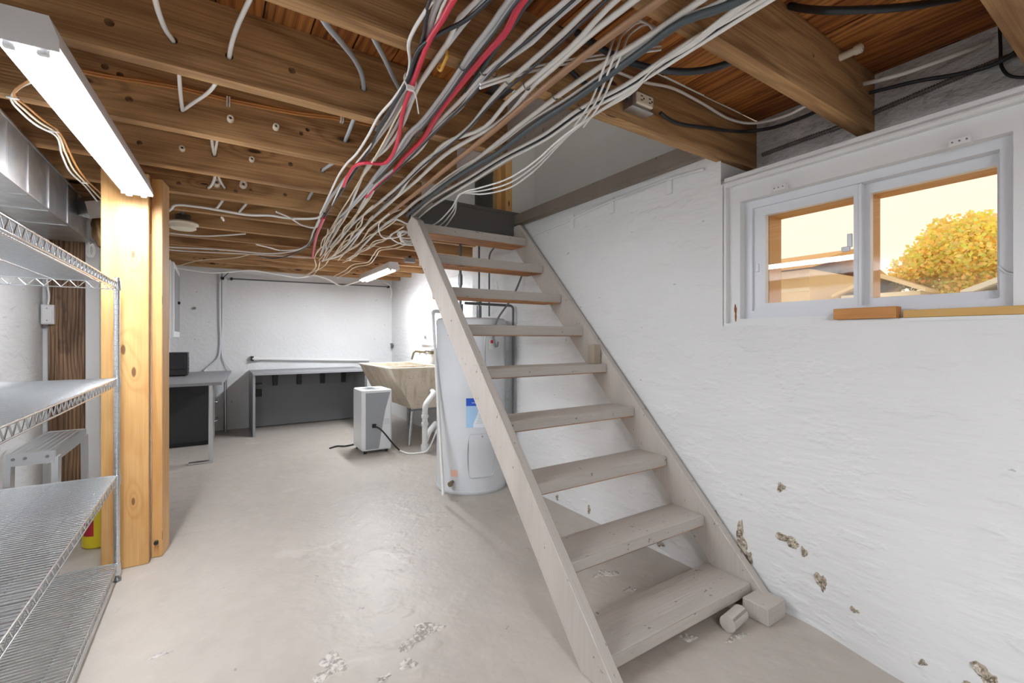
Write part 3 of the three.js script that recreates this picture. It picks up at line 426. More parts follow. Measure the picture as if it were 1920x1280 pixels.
// ---------- back of the room ----------
(function () {
  const k = thing('desk', 'grey topped office desk with black drawer pedestal along the left far wall', 'desk');
  mesh('desk_top', prismY([[LB + 0.005, 5.25], [0.07, 5.25], [0.2, 7.08], [LB + 0.005, 7.08]], 0.752, 0.78), M.deskGrey, k);
  mesh('leg', rod(V(-0.02, 0.015, 5.33), V(-0.02, 0.752, 5.33), 0.02, 14), M.alu, k); mesh('foot_bar', box(-0.2, 0.0, 0, 0.018, 5.29, 5.36, { r: 0.006 }), M.alu, k);
  const pd = mesh('pedestal', box(LB + 0.01, -0.01, 0.05, 0.752, 6.2, 7.06, { r: 0.004 }), M.deskBlack, k); mesh('plinth', box(LB + 0.03, -0.04, 0, 0.05, 6.24, 7.04), M.black, pd);
  for (let i = 0; i < 3; i++) { const w = mesh('drawer', box(-0.01, 0.012, 0.07 + i * 0.225, 0.285 + i * 0.225, 6.24, 7.04, { r: 0.004 }), M.deskGrey, k); mesh('handle', tube([V(0.012, 0.22 + i * 0.225, 6.5), V(0.04, 0.22 + i * 0.225, 6.51), V(0.04, 0.22 + i * 0.225, 6.75), V(0.012, 0.22 + i * 0.225, 6.76)], 0.006), M.chrome, w); }
  mesh('leg', rod(V(0.13, 0, 6.98), V(0.13, 0.752, 6.98), 0.018, 12), M.alu, k);
  settle(k);
  const pr = thing('black_appliance', 'black boxy appliance standing on the left desk', 'appliance'); mesh('body', box(LB + 0.012, -0.24, 0.79, 1.045, 6.3, 6.62, { r: 0.008 }), M.deskBlack, pr); mesh('front_panel', box(LB + 0.03, -0.262, 0.86, 1.02, 6.293, 6.3, { r: 0.004 }), M.black, pr); for (const [x, d] of [[-0.41, 6.34], [-0.27, 6.34], [-0.41, 6.58], [-0.27, 6.58]]) mesh('foot', rod(V(x, 0.78, d), V(x, 0.792, d), 0.015), M.black, pr); for (let i = 0; i < 4; i++) mesh('vent_slot', box(-0.24, -0.236, 0.85 + i * 0.04, 0.865 + i * 0.04, 6.38, 6.56), M.black, pr); settle(pr);
  const cb = thing('wall_cabinet', 'white framed wall cabinet with grey door hanging on the left far wall', 'cabinet'); mesh('carcass', box(LB + 0.002, -0.36, 1.2, 2.0, 5.75, 6.72, { r: 0.006 }), M.trim, cb);
  const dr = mesh('door', box(-0.36, -0.335, 1.215, 1.985, 5.77, 6.7, { r: 0.004 }), M.trim, cb); mesh('door_panel', box(-0.335, -0.331, 1.28, 1.92, 5.85, 6.62), M.deskGrey, dr); mesh('knob', lathe([[0, 0], [0.014, 0], [0.018, 0.012], [0.012, 0.022], [0, 0.024]], 0, 0, 0, 14).rotateZ(-Math.PI / 2).translate(-0.331, 1.6, -6.3), M.black, dr); settle(cb);
  const d2 = thing('desk', 'dark grey desk with black hanging clips against the back wall', 'desk');
  mesh('desk_top', box(0.4, 1.79, 0.75, 0.78, 6.37, 7.085, { r: 0.003 }), M.deskGrey, d2); mesh('side_panel', box(0.402, 0.43, 0, 0.75, 6.39, 7.08, { r: 0.003 }), M.deskGrey, d2); mesh('side_panel', box(1.755, 1.785, 0, 0.75, 6.39, 7.08, { r: 0.003 }), M.deskGrey, d2); mesh('modesty_panel', box(0.43, 1.755, 0.02, 0.75, 7.03, 7.05), M.deskPanel, d2);
  for (const x of [0.68, 0.98, 1.29, 1.58]) { const c = mesh('clip', mergeGeometries([box(x, x + 0.06, 0.63, 0.75, 6.99, 7.03, { r: 0.004 }), box(x, x + 0.06, 0.56, 0.64, 7.0, 7.03, { r: 0.01 })]), M.black, d2); }
  mesh('grommet', box(0.45, 0.55, 0.42, 0.52, 7.015, 7.03, { r: 0.007 }), M.deskBlack, d2); mesh('bracket', box(0.44, 0.55, 0.585, 0.605, 7.015, 7.03), M.black, d2); settle(d2);
  // pipes and wiring on the back wall
  const wp = thing('wall_pipe', 'white painted pipe running along the back wall above the desk', 'pipe'); mesh('pipe', rod(V(0.5, 0.93, 7.065), V(2.0, 0.87, 7.065), 0.02, 12), M.pvc, wp); mesh('end_cap', rod(V(0.44, 0.932, 7.065), V(0.52, 0.93, 7.065), 0.028, 12), M.pvc, wp); mesh('bracket', box(0.42, 0.455, 0.9, 0.965, 7.04, 7.098), M.black, wp); settle(wp);
  const hp = thing('curtain_pipe', 'thin dark pipe along the top of the back wall', 'pipe'); mesh('pipe', rod(V(0.2, 1.99, 7.04), V(2.34, 2.015, 7.04), 0.009), M.darkpipe, hp); for (const x of [0.2, 2.3]) mesh('bracket', rod(V(x, 1.99 + (x > 1 ? 0.025 : 0), 7.03), V(x, 1.99 + (x > 1 ? 0.025 : 0), 7.098), 0.018), M.black, hp); settle(hp);
  single('wall_hook', 'small dark hook beside the thin pipe on the back wall', 'hook', mergeGeometries([rod(V(0.1, 1.99, 7.04), V(0.1, 1.99, 7.098), 0.02), rod(V(0.1, 1.99, 7.05), V(0.17, 2.07, 7.05), 0.005)]), M.black);
  single('wall_cable', 'grey painted cable dropping down the back wall to the desk', 'cable', tube([V(0.07, 2.07, 7.08), V(0.07, 1.5, 7.085), V(0.075, 1.1, 7.085), V(0.05, 0.95, 7.08), V(-0.06, 0.83, 7.07), V(-0.1, 0.785, 7.05)], 0.013, 40), M.cableGrey);
  single('wall_cable', 'second thin cable on the back wall ending right of the drop', 'cable', tube([V(0.1, 2.07, 7.085), V(0.1, 1.5, 7.085), V(0.095, 1.0, 7.085), V(0.12, 0.9, 7.08), V(0.19, 0.79, 7.06)], 0.007, 40), M.cableGrey);
  single('wall_anchor', 'small dark anchor on the back wall right of the cabinet', 'anchor', rod(V(-0.2, 1.59, 7.07), V(-0.2, 1.59, 7.099), 0.016), M.steel);
  single('wall_anchor', 'small pipe clamp at the far right corner above the tub', 'clamp', prismX([[7.0, 1.1], [7.06, 1.13], [7.03, 1.05]], 2.33, 2.369), M.steel);
  single('corner_cable', 'short white cable hanging in the far ceiling corner', 'cable', tube([V(2.2, 2.07, 6.95), V(2.27, 2.02, 6.9), V(2.3, 1.9, 6.9), V(2.28, 1.82, 6.9)], 0.009), M.cableWhite);
  const sd = thing('smoke_detector', 'round cream smoke detector under the joists beside the post', 'smoke detector'); mesh('base', lathe([[0, 0.05], [0.085, 0.05], [0.098, 0.04], [0.098, 0.028], [0.08, 0.024]], -0.19, 2.025, 4.2), M.cream, sd); mesh('cover', lathe([[0.08, 0.026], [0.084, 0.0], [0.07, -0.008], [0, -0.01]], -0.19, 2.025, 4.2), M.cream, sd); mesh('junction_box', lathe([[0.05, 0.05], [0.05, 0.1], [0, 0.1]], -0.19, 2.025, 4.2, 8), M.darkpipe, sd); mesh('bar_hanger', box(-0.2, -0.18, 2.115, 2.13, 3.88, 4.34), M.steel, sd); settle(sd);
  const ib = thing('ceiling_box', 'small grey connector box clipped under the far joists', 'box'); const bp = at.Y(768, 487, 2.04); mesh('body', box(bp.x - 0.06, bp.x + 0.06, 2.01, 2.06, -bp.z - 0.03, -bp.z + 0.03, { r: 0.012 }), M.deskGrey, ib); mesh('clip', box(bp.x - 0.01, bp.x + 0.01, 2.055, 2.08, -bp.z - 0.02, -bp.z + 0.02), M.black, ib); settle(ib);
})();

// ---------- air conditioner ----------
(function () {
  const o = thing('air_conditioner', 'white portable air conditioner with grey front stripe on the floor', 'air conditioner');
  const x0 = 1.285, x1 = 1.6, d0 = 4.78, d1 = 5.16, y0 = 0.03, y1 = 0.665, m = 0.03;
  const s = new THREE.Shape([[x0 + m, d0], [x1 - 0.02, d0], [x1, d0 + 0.02], [x1, d1 - m], [x1 - m, d1], [x0 + m, d1], [x0, d1 - m], [x0, d0 + m]].map(([x, d]) => new THREE.Vector2(x, d)));
  const g = new THREE.ExtrudeGeometry(s, { depth: y1 - y0 - 0.04, bevelEnabled: true, bevelThickness: 0.02, bevelSize: 0.014, bevelOffset: -0.014, bevelSegments: 3 }); g.rotateX(-Math.PI / 2); g.translate(0, y0 + 0.02, 0); mesh('body', toCreasedNormals(g, 0.6), M.enamel, o);
  mesh('stripe', prismD([[x0 + 0.035, y0 + 0.02], [x0 + 0.17, y0 + 0.02], [x0 + 0.2, y0 + 0.2], [x0 + 0.24, y0 + 0.42], [x1 - 0.022, y1 - 0.03], [x0 + 0.035, y1 - 0.03]], d0 - 0.003, d0 + 0.004), M.acGrey, o);
  mesh('top_grille', box(x0 + 0.06, x1 - 0.12, y1 - 0.004, y1 + 0.006, d0 + 0.05, d0 + 0.24, { r: 0.003 }), M.acGrey, o);
  for (let i = 0; i < 6; i++) mesh('grille_slat', box(x0 + 0.08, x1 - 0.16, y1 + 0.004, y1 + 0.009, d0 + 0.07 + i * 0.026, d0 + 0.08 + i * 0.026), M.deskPanel, o);
  for (const x of [x0 + 0.04, x1 - 0.05]) for (const d of [d0 + 0.04, d1 - 0.05]) mesh('foot', rod(V(x, 0, d), V(x, 0.04, d), 0.018), M.black, o);
  mesh('socket', box(x0 + 0.1, x0 + 0.14, 0.27, 0.31, d0 - 0.014, d0, { r: 0.003 }), M.black, o);
  for (let i = 0; i < 4; i++) mesh('rating_line', box(x0 + 0.225, x0 + 0.285, 0.3 + i * 0.016, 0.303 + i * 0.016, d0 - 0.001, d0 + 0.002), M.acGrey, o);
  settle(o);
  single('power_cord', 'black power cord plugged into the air conditioner front', 'cord', tube([V(x0 + 0.12, 0.29, d0 - 0.01), V(x0 + 0.17, 0.26, d0 - 0.06), V(1.58, 0.1, 4.7), V(1.66, 0.012, 4.72)], 0.008, 30), M.black);
  single('extension_cord', 'white cord along the floor to the drain pipe', 'cord', tube([V(1.66, 0.01, 4.72), V(1.7, 0.008, 4.55), V(1.78, 0.008, 4.52), V(1.86, 0.03, 4.47), V(1.95, 0.16, 4.48), V(2.04, 0.32, 4.55), V(2.1, 0.5, 4.75)], 0.008, 40), M.cableWhite);
  single('floor_cord', 'short black cord on the floor left of the air conditioner', 'cord', tube([at.Y(618, 840, 0.008), at.Y(632, 836, 0.012), at.Y(645, 836, 0.012), at.Y(668, 832, 0.008)], 0.009, 30), M.black);
})();

// ---------- laundry tub ----------
(function () {
  const o = thing('laundry_tub', 'old stained concrete laundry tub on metal legs by the far wall', 'sink');
  const d0 = 4.92, d1 = 6.2, ri = 0.035;
  const outer = [[1.63, 0.87], [1.87, 0.41], [2.33, 0.41], [2.33, 0.87]], inner = [[2.33 - ri, 0.87], [2.33 - ri, 0.46], [1.9, 0.46], [1.63 + ri + 0.01, 0.87]];
  mesh('basin', uvMetres(prismD([...outer, ...inner], d0, d1), 'z'), M.tub, o);
  for (const [a, b] of [[d0 - 0.008, d0 + ri], [d1 - ri, d1 + 0.008], [5.54, 5.58]]) mesh('basin_end', uvMetres(b - a > 0.041 ? prismD([[1.628, 0.871], [1.869, 0.408], [2.331, 0.408], [2.331, 0.871]], a, b) : prismD([[1.68, 0.86], [1.9, 0.46], [2.29, 0.46], [2.29, 0.86]], a, b), 'x'), M.tub, o);
  mesh('rim', mergeGeometries([box(1.615, 1.665, 0.862, 0.878, d0 - 0.012, d1 + 0.012, { r: 0.004 }), box(2.29, 2.345, 0.862, 0.878, d0 - 0.012, d1 + 0.012, { r: 0.004 }), box(1.665, 2.29, 0.862, 0.878, d0 - 0.012, d0 + 0.03, { r: 0.004 }), box(1.665, 2.29, 0.862, 0.878, d1 - 0.03, d1 + 0.012, { r: 0.004 })]), M.cream, o);
  for (const d of [d0 + 0.06, d1 - 0.08]) { mesh('leg', rod(V(1.9, 0.415, d), V(1.84, 0, d - 0.06), 0.022, 8), M.galv, o); mesh('leg', rod(V(2.28, 0.415, d), V(2.28, 0, d), 0.022, 8), M.galv, o); }
  mesh('frame_rail', box(1.87, 2.33, 0.38, 0.412, d0 + 0.03, d0 + 0.07), M.steel, o); settle(o);
  const f = thing('faucet', 'old wall faucet above the laundry tub', 'faucet'); mesh('body', rod(V(2.24, 1.03, 5.2), V(2.24, 1.03, 5.42), 0.022, 12), M.brass, f); mesh('spout', pipe([V(2.24, 1.03, 5.31), V(2.05, 1.05, 5.31), V(2.02, 0.95, 5.31)], 0.012, 0.03), M.brass, f); for (const d of [5.2, 5.42]) { mesh('stub', rod(V(2.24, 1.03, d), V(2.369, 1.03, d), 0.012), M.brass, f); mesh('handle', mergeGeometries([rod(V(2.2, 1.03, d), V(2.16, 1.03, d), 0.01), rod(V(2.165, 1.0, d), V(2.165, 1.06, d), 0.006), rod(V(2.165, 1.03, d - 0.03), V(2.165, 1.03, d + 0.03), 0.006)]), M.chrome, f); } settle(f);
  single('soap_ledge', 'small white shelf holding the faucet above the tub', 'shelf', box(2.2, 2.369, 1.075, 1.09, 5.05, 5.55, { r: 0.003 }), M.white);
  const a = at.D(798, 735, 4.6), p = thing('drain_pipe', 'white plastic drain pipe rising from the floor to the tub', 'pipe'), bx = a.x;
  mesh('riser', rod(V(bx - 0.03, 0, 4.55), V(bx - 0.03, 0.42, 4.55), 0.03, 14), M.pvc, p); mesh('arm', pipe([V(bx - 0.03, 0.38, 4.55), V(bx - 0.02, 0.5, 4.56), V(bx + 0.14, 0.6, 4.7), V(bx + 0.2, 0.6, 4.9)], 0.03, 0.045, 14), M.pvc, p); for (const y of [0.28, 0.36]) mesh('coupling', lathe([[0.031, 0], [0.038, 0.004], [0.038, 0.034], [0.031, 0.038]], bx - 0.03, y, 4.55, 16), M.pvc, p); mesh('branch', pipe([V(bx - 0.03, 0.1, 4.55), V(bx + 0.04, 0.2, 4.6), V(bx + 0.2, 0.24, 4.8)], 0.03, 0.05, 14), M.pvc, p); mesh('floor_sleeve', lathe([[0.038, 0], [0.04, 0.08], [0.03, 0.085]], bx - 0.03, 0, 4.55, 16), M.trim, p); settle(p);
})();

// ---------- water heater ----------
(function () {
  const cx = 1.785, cd = 3.34, r = 0.283, H = 1.36, o = thing('water_heater', 'tall white cylindrical water heater with blue label behind the stairs', 'water heater');
  mesh('jacket', lathe([[0, 0.012], [r - 0.01, 0.012], [r, 0.02], [r, H - 0.02], [r - 0.012, H]], cx, 0, cd, 56), M.heater, o);
  mesh('top_cap', lathe([[r + 0.004, H - 0.05], [r + 0.004, H - 0.012], [r - 0.012, H + 0.004], [0, H + 0.012]], cx, 0, cd, 56), M.heater, o); mesh('base_ring', lathe([[r - 0.02, 0], [r + 0.003, 0], [r + 0.003, 0.03], [r, 0.032]], cx, 0, cd, 56), M.heater, o);
  const face = Math.atan2(-cx, cd) ;                        // towards the viewer
  const curved = (a0, a1, y0, y1, rad, seg = 12) => { const g = new THREE.CylinderGeometry(rad, rad, y1 - y0, seg, 1, true, a0, a1 - a0); g.translate(cx, (y0 + y1) / 2, -cd); return g; };
  const shell = (a0, a1, y0, y1, t) => mergeGeometries([curved(a0, a1, y0, y1, r + t), ...[y0, y1].map((y) => { const g = new THREE.RingGeometry(r - 0.002, r + t, 12, 1, a0 - Math.PI / 2, a1 - a0); g.rotateX(-Math.PI / 2); g.rotateY(0); g.translate(cx, y, -cd); return g; })]);
  const A = (deg) => face + deg * Math.PI / 180;            // angle around the tank, 0 = facing the viewer
  const lp = mesh('access_panel', shell(A(-4), A(38), 0.14, 0.47, 0.006), M.heater, o); mesh('panel_screw', rod(V(cx, 0, cd), V(cx, 0, cd), 0.001) && new THREE.SphereGeometry(0.006, 8, 6).translate(cx + Math.sin(A(17)) * (r + 0.007), 0.45, -cd + Math.cos(A(17)) * (r + 0.007)), M.steel, lp);
  const outline = (a0, a1, y0, y1, k) => { const p = []; const q = (a, y) => new THREE.Vector3(cx + Math.sin(a) * (r + k), y, -cd + Math.cos(a) * (r + k)), e = 0.03, da = 0.06; for (let i = 0; i <= 8; i++) p.push(q(lerp(a0 + da, a1 - da, i / 8), y0)); p.push(q(a1, y0 + e), q(a1, y1 - e)); for (let i = 8; i >= 0; i--) p.push(q(lerp(a0 + da, a1 - da, i / 8), y1)); p.push(q(a0, y1 - e), q(a0, y0 + e)); return tube(p, 0.0035, 120, 6, true); };
  mesh('panel_gasket', outline(A(-4), A(38), 0.14, 0.47, 0.005), M.cableGrey, lp);
  const up = mesh('access_panel', shell(A(22), A(62), 0.93, 1.24, 0.008), M.heater, o);
  mesh('panel_gasket', outline(A(22), A(62), 0.93, 1.24, 0.007), M.cableGrey, up);
  mesh('thermostat_badge', curved(A(28), A(37), 1.12, 1.2, r + 0.0095, 6), M.white, up); mesh('red_mark', curved(A(30.5), A(35), 1.165, 1.19, r + 0.0105, 6), M.red, up);
  const cv = document.createElement('canvas'); cv.width = 256; cv.height = 320; const c = cv.getContext('2d'); c.fillStyle = '#a9cdee'; c.fillRect(0, 0, 256, 320); c.fillStyle = '#1f55c4'; c.fillRect(0, 0, 256, 84); c.fillStyle = '#e9f0f6'; c.beginPath(); c.moveTo(256, 84); c.lineTo(256, 320); c.lineTo(84, 320); c.bezierCurveTo(70, 250, 150, 200, 150, 84); c.fill(); c.fillStyle = '#dfe9fb'; for (let i = 0; i < 6; i++) c.fillRect(66 + i * 17, 46, 13, 8); c.fillStyle = '#8a98a8'; for (let i = 0; i < 8; i++) c.fillRect(160 - i * 6, 150 + i * 18, 70 + i * 4, 3);
  const lt = new THREE.CanvasTexture(cv); lt.colorSpace = THREE.SRGBColorSpace; mesh('blue_label', curved(A(-8), A(26), 0.52, 0.745, r + 0.0012, 12), std({ map: lt, roughness: 0.4 }), o);
  mesh('warning_label', curved(A(-8), A(0), 0.88, 0.95, r + 0.0012, 4), M.white, o); mesh('warning_mark', curved(A(-6), A(-3), 0.92, 0.94, r + 0.002, 3), M.red, o);
  mesh('sticker', curved(A(-34), A(-22), 0.14, 0.19, r + 0.0012, 4), paint(0xe9b9a6, 0.5), o);
  const dv = mesh('drain_valve', mergeGeometries([-30].flatMap((a) => { const s = Math.sin(A(a)), q = Math.cos(A(a)), p = (k, y) => new THREE.Vector3(cx + s * (r + k), y, -cd + q * (r + k)); return [rod(p(0, 0.1), p(0.035, 0.1), 0.012), rod(p(0.03, 0.09), p(0.045, 0.09), 0.02, 10), rod(p(0.02, 0.1), p(0.02, 0.075), 0.009)]; })), M.brass, o);
  for (const a of [0.5, 3.4]) mesh('nipple', rod(V(cx + Math.cos(a) * 0.12, H, cd + Math.sin(a) * 0.12), V(cx + Math.cos(a) * 0.12, H + 0.12, cd + Math.sin(a) * 0.12), 0.022, 12), M.steel, o);
  settle(o);
  const n1 = V(cx + Math.cos(0.5) * 0.12, H + 0.12, cd + Math.sin(0.5) * 0.12), n2 = V(cx + Math.cos(3.4) * 0.12, H + 0.12, cd + Math.sin(3.4) * 0.12);
  const up1 = (n) => [n, new THREE.Vector3(n.x, HJ + 0.02, n.z)];
  const hpi = thing('water_pipe', 'dark hot water pipe rising from the heater top, left one', 'pipe'); mesh('pipe', rod(...up1(n2), 0.011), M.darkpipe, hpi); mesh('valve', lathe([[0.011, 0], [0.018, 0.02], [0.018, 0.09], [0.011, 0.11]], n2.x, 1.62, -n2.z, 12), M.steel, hpi); settle(hpi);
  const hp2 = thing('water_pipe', 'thin dark cold water pipe rising from the heater top, right one', 'pipe'); mesh('pipe', rod(...up1(n1), 0.009), M.darkpipe, hp2); mesh('union', lathe([[0.014, 0], [0.024, 0.01], [0.024, 0.06], [0.014, 0.07]], n1.x, H + 0.13, -n1.z, 12), M.steel, hp2); settle(hp2);
  single('relief_pipe', 'grey relief pipe bending over the heater and down its right side', 'pipe', pipe([at.D(872, 568, 3.16), at.X(962, 573, 2.06), V(2.06, 0.3, -at.X(962, 573, 2.06).z)], 0.0105, 0.035), M.darkpipe);
  single('gas_pipe', 'thin vertical pipe behind the upper stair treads', 'pipe', pipe([V(2.08, 2.07, 3.35), V(2.05, 1.95, 3.5), V(2.05, 1.4, 3.5)], 0.008, 0.04), M.darkpipe);
  single('grey_cable', 'grey cable curving from the upper treads to the heater thermostat', 'cable', tube([at.D(985, 500, 3.02), at.D(962, 555, 3.03), at.D(932, 600, 3.04), at.D(925, 630, 3.04), at.D(931, 652, 3.03), at.D(934, 640, 3.02)], 0.008, 40), paint(0x77797c, 0.45));
  const wp = thing('vent_pipe', 'thin white pipe leaning down the left side of the water heater', 'pipe'); const a = at.D(812, 590, 3.5), b = at.D(831, 925, 3.06); b.y = 0.06; mesh('pipe', rod(a, b, 0.012, 10), M.pvc, wp); mesh('elbow', pipe([a, a.clone().add(new THREE.Vector3(0.0, 0.03, 0)), a.clone().add(new THREE.Vector3(0.1, 0.03, 0))], 0.016, 0.02), M.pvc, wp); settle(wp);
})();

// ---------- right wall and window bits ----------
(function () {
  const b = at.X(1562, 600, 2.085), e = at.X(1680, 598, 2.085);
  single('sill_block', 'short wooden block lying on the window sill', 'block', box(2.085, 2.14, 1.277, 1.32, -e.z, -b.z, { r: 0.003, grain: 'z' }), std({ map: pineTex, color: 0xe8cfb4, roughness: 0.6 }));
  single('sill_stick', 'thin yellowish wooden stick along the window sill', 'stick', box(2.11, 2.13, 1.277, 1.305, 0.265, -e.z - 0.012, { r: 0.002, grain: 'z' }), paint(0xc9a05c, 0.55));
  [[1465, 353, 'small white curtain bracket over the left pane'], [1803, 267, 'small white curtain bracket over the right pane']].forEach(([x, y, l]) => { const p = at.X(x, y, 2.125), o = thing('curtain_bracket', l, 'bracket'); mesh('plate', box(2.1, 2.13, p.y - 0.012, p.y + 0.012, -p.z - 0.028, -p.z + 0.028, { r: 0.003 }), M.trim, o); for (const k of [-0.018, 0, 0.018]) mesh('hole', rod(V(2.101, p.y, -p.z + k), V(2.0985, p.y, -p.z + k), 0.003, 8), M.steel, o); settle(o); });
  single('window_cord', 'white cord looping at the right edge of the window', 'cord', tube([[1935, 425], [1912, 445], [1907, 475], [1922, 500]].map(([x, y]) => at.X(x, y, 2.15)).concat([at.X(1925, 512, 2.16), at.X(1890, 512, 2.165), at.X(1872, 500, 2.168)]), 0.0045, 40), M.cableGrey);
  single('wall_conduit', 'white painted cable along the wall under the taupe board', 'cable', tube([[1000, 440], [1050, 420], [1150, 375], [1255, 335], [1320, 317]].map(([x, y]) => at.X(x, y, 2.088)), 0.008, 40), M.trim);
  [[1257, 332, 'white painted strap on the stair wall nearest the window'], [1149, 372, 'white painted strap on the stair wall, middle one'], [1075, 402, 'white painted strap on the stair wall nearest the landing']].forEach(([x, y, l]) => { const p = at.X(x, y, RW); single('wall_strap', l, 'strap', box(2.084, 2.099, p.y - 0.095, p.y, -p.z - 0.018, -p.z + 0.018, { r: 0.004 }), M.trim, 'wall straps'); });
})();

// ---------- ceramic insulators ----------
[[342, 280, 2.895, 0.03, 'white ceramic tube insulator left on the third joist'], [472, 300, 2.895, 0.03, 'white ceramic tube insulator right on the third joist'], [432, 225, 2.364, 0.03, 'white ceramic tube insulator left on the second joist'], [517, 240, 2.364, 0.03, 'white ceramic tube insulator right on the second joist'], [406, 345, 3.38, 0.05, 'fat ceramic knob insulator between the forked white cable'], [456, 348, 3.38, 0.05, 'fat ceramic knob insulator right of the forked cable'], [1575, 108, 0.783, 0.075, 'long ceramic tube poking out of the near right joist']].forEach(([px, py, d, len, label]) => {
  const p = at.D(px, py, d), big = len > 0.04 && len < 0.06, r = big ? 0.022 : 0.0135, hole = 0.006, o = thing('ceramic_insulator', label, 'insulator', 'ceramic insulators on the joists');
  const g = new THREE.LatheGeometry([[hole, -0.02], [r * 0.9, -0.02], [r, -0.01], [r, len - 0.006], [r - 0.003, len], [hole, len], [hole, -0.02]].map(([a, b]) => new THREE.Vector2(a, b)), 20); g.rotateX(Math.PI / 2); const m = mesh('tube_body', g, M.ceramic, o); if (len > 0.06) { const k = new THREE.CylinderGeometry(0.017, 0.017, 0.022, 16).rotateX(Math.PI / 2).translate(0, 0, 0.06); mesh('collar', k, M.ceramic, o); }
  mesh('bore', new THREE.CylinderGeometry(hole, hole, 0.004, 12).rotateX(Math.PI / 2).translate(0, 0, len * 0.5), M.black, o);
  o.position.set(p.x, p.y, p.z); 
});

// ---------- receptacle box on the joist ----------
(function () {
  const o = thing('receptacle_box', 'metal junction box with white duplex receptacle on the joist', 'outlet box'), p = at.D(1205, 190, 1.24), x = p.x, y = p.y;
  mesh('box', box(x - 0.062, x + 0.062, y - 0.037, y + 0.037, 1.235, 1.289, { r: 0.005 }), M.galv, o);
  const rc = mesh('receptacle', box(x - 0.048, x + 0.048, y - 0.024, y + 0.024, 1.224, 1.238, { r: 0.008 }), M.cream, o);
  for (const s of [-0.024, 0.024]) { for (const k of [-0.008, 0.008]) mesh('slot', box(x + s - 0.006, x + s + 0.006, y + k - 0.0018, y + k + 0.0018, 1.2228, 1.2245), M.black, rc); mesh('ground_hole', rod(V(x + s + 0.012, y, 1.2228), V(x + s + 0.012, y, 1.2245), 0.004, 8), M.black, rc); }
  mesh('connector', rod(V(x - 0.062, y + 0.01, 1.262), V(x - 0.085, y + 0.012, 1.262), 0.013, 10), M.steel, o); mesh('connector', rod(V(x + 0.062, y - 0.015, 1.262), V(x + 0.08, y - 0.018, 1.262), 0.013, 10), M.steel, o); settle(o);
})();

// ---------- cables ----------
const run = (pts, Y, ext = true) => { const p = pts.map(([x, y, k]) => at.Y(x, y, Y + (k ?? 0))); if (ext) { p.unshift(new THREE.Vector3(p[0].x + 0.02, Y, 0.35)); } return p; };
function cable(label, pts, r, m, group = 'cables under the joists', name = 'cable') { return single(name, label, 'cable', tube(pts, r, Math.max(24, pts.length * 7), 7), m, group); }
const Y1 = 2.068, Y2 = 2.056, Y3 = 2.045;
cable('thick white cable, outermost left in the overhead run', run([[823, 0], [804, 58], [794, 90], [775, 146], [762, 178], [743, 212], [713, 253], [682, 294], [647, 336], [619, 373], [607, 397], [597, 428]], Y1), 0.0085, M.cableGrey);
cable('black wire beside the leftmost thick white cable overhead', run([[806, 0], [796, 60], [776, 122], [765, 152], [735, 200], [710, 245], [690, 285], [660, 330], [625, 382], [605, 412]], Y2), 0.006, M.cableBlack);
cable('thin white wire bowing out left of the overhead run', run([[812, 0], [795, 25], [775, 58], [766, 82], [769, 116], [762, 148], [737, 187], [711, 217], [690, 255], [667, 290], [650, 307], [635, 329], [619, 362], [600, 402]], Y2, false), 0.0055, M.cableWhite);
cable('red cable at left with a kink beneath the overhead run', run([[850, 0], [831, 34], [805, 75], [790, 112], [769, 169], [756, 206], [750, 244], [741, 279], [728, 301], [717, 307], [691, 305], [671, 308], [654, 327], [644, 349]], Y3), 0.0085, M.red);
cable('short red cable end at the far left of the fan', run([[607, 408], [603, 418], [593, 443], [586, 483]], Y3, false), 0.011, M.red);
cable('white cable crossing behind the kinked red cable', run([[895, 0], [859, 37], [842, 75], [820, 107], [790, 152], [772, 190], [756, 231], [726, 277], [700, 299], [687, 314], [669, 356], [652, 397]], Y1), 0.0075, M.cableWhite);
cable('black and white twisted wire crossing the left bundle', run([[918, 0], [870, 40], [830, 60], [800, 78], [785, 92], [776, 112], [766, 146], [738, 196], [705, 244]], Y3), 0.006, M.cableBlack);
cable('white cable running beside the twisted black wire', run([[908, 0], [868, 48], [830, 98], [793, 150], [765, 190], [745, 232], [713, 285], [680, 330]], Y1), 0.0065, M.cableGrey);
cable('left of two thick grey cables stapled together overhead', run([[955, 0], [922, 47], [884, 96], [864, 128], [828, 180], [787, 231], [768, 247], [745, 281], [710, 321], [684, 356], [645, 399], [633, 410], [620, 439], [602, 477]], Y1), 0.0085, M.cableGrey);
cable('right of two thick grey cables stapled together overhead', run([[966, 0], [934, 47], [894, 94], [871, 126], [836, 180], [797, 230], [776, 247], [752, 281], [716, 321], [690, 356], [652, 397], [640, 412], [626, 440], [608, 478]], Y1), 0.0085, M.cableGrey);
cable('straight red cable down the middle of the overhead run', run([[982, 0], [947, 62], [918, 94], [888, 129], [850, 176], [831, 200], [807, 238], [801, 249], [787, 267], [761, 292], [735, 324], [709, 345], [687, 369]], Y2), 0.01, M.red);
cable('dark teal cable just behind the straight red cable', run([[992, 0], [962, 45], [930, 90], [900, 135], [868, 180]], Y1 + 0.004), 0.008, M.conduitDark);
const LR = 'white cables left of the tan conduit';
cable('fifth white cable left of the tan conduit', run([[1064, 0], [1000, 52], [962, 90], [925, 124], [906, 139], [869, 182], [816, 236], [787, 281], [713, 338], [691, 373], [654, 421], [619, 463]], Y1), 0.0085, M.cableWhite, LR);
cable('fourth cable left of the tan conduit, greyish and looping', run([[1084, 0], [1040, 38], [1000, 78], [962, 105], [925, 131], [908, 150], [887, 171], [866, 200], [822, 238], [757, 303], [700, 351], [658, 423]], Y2), 0.0065, M.cableGrey, LR);
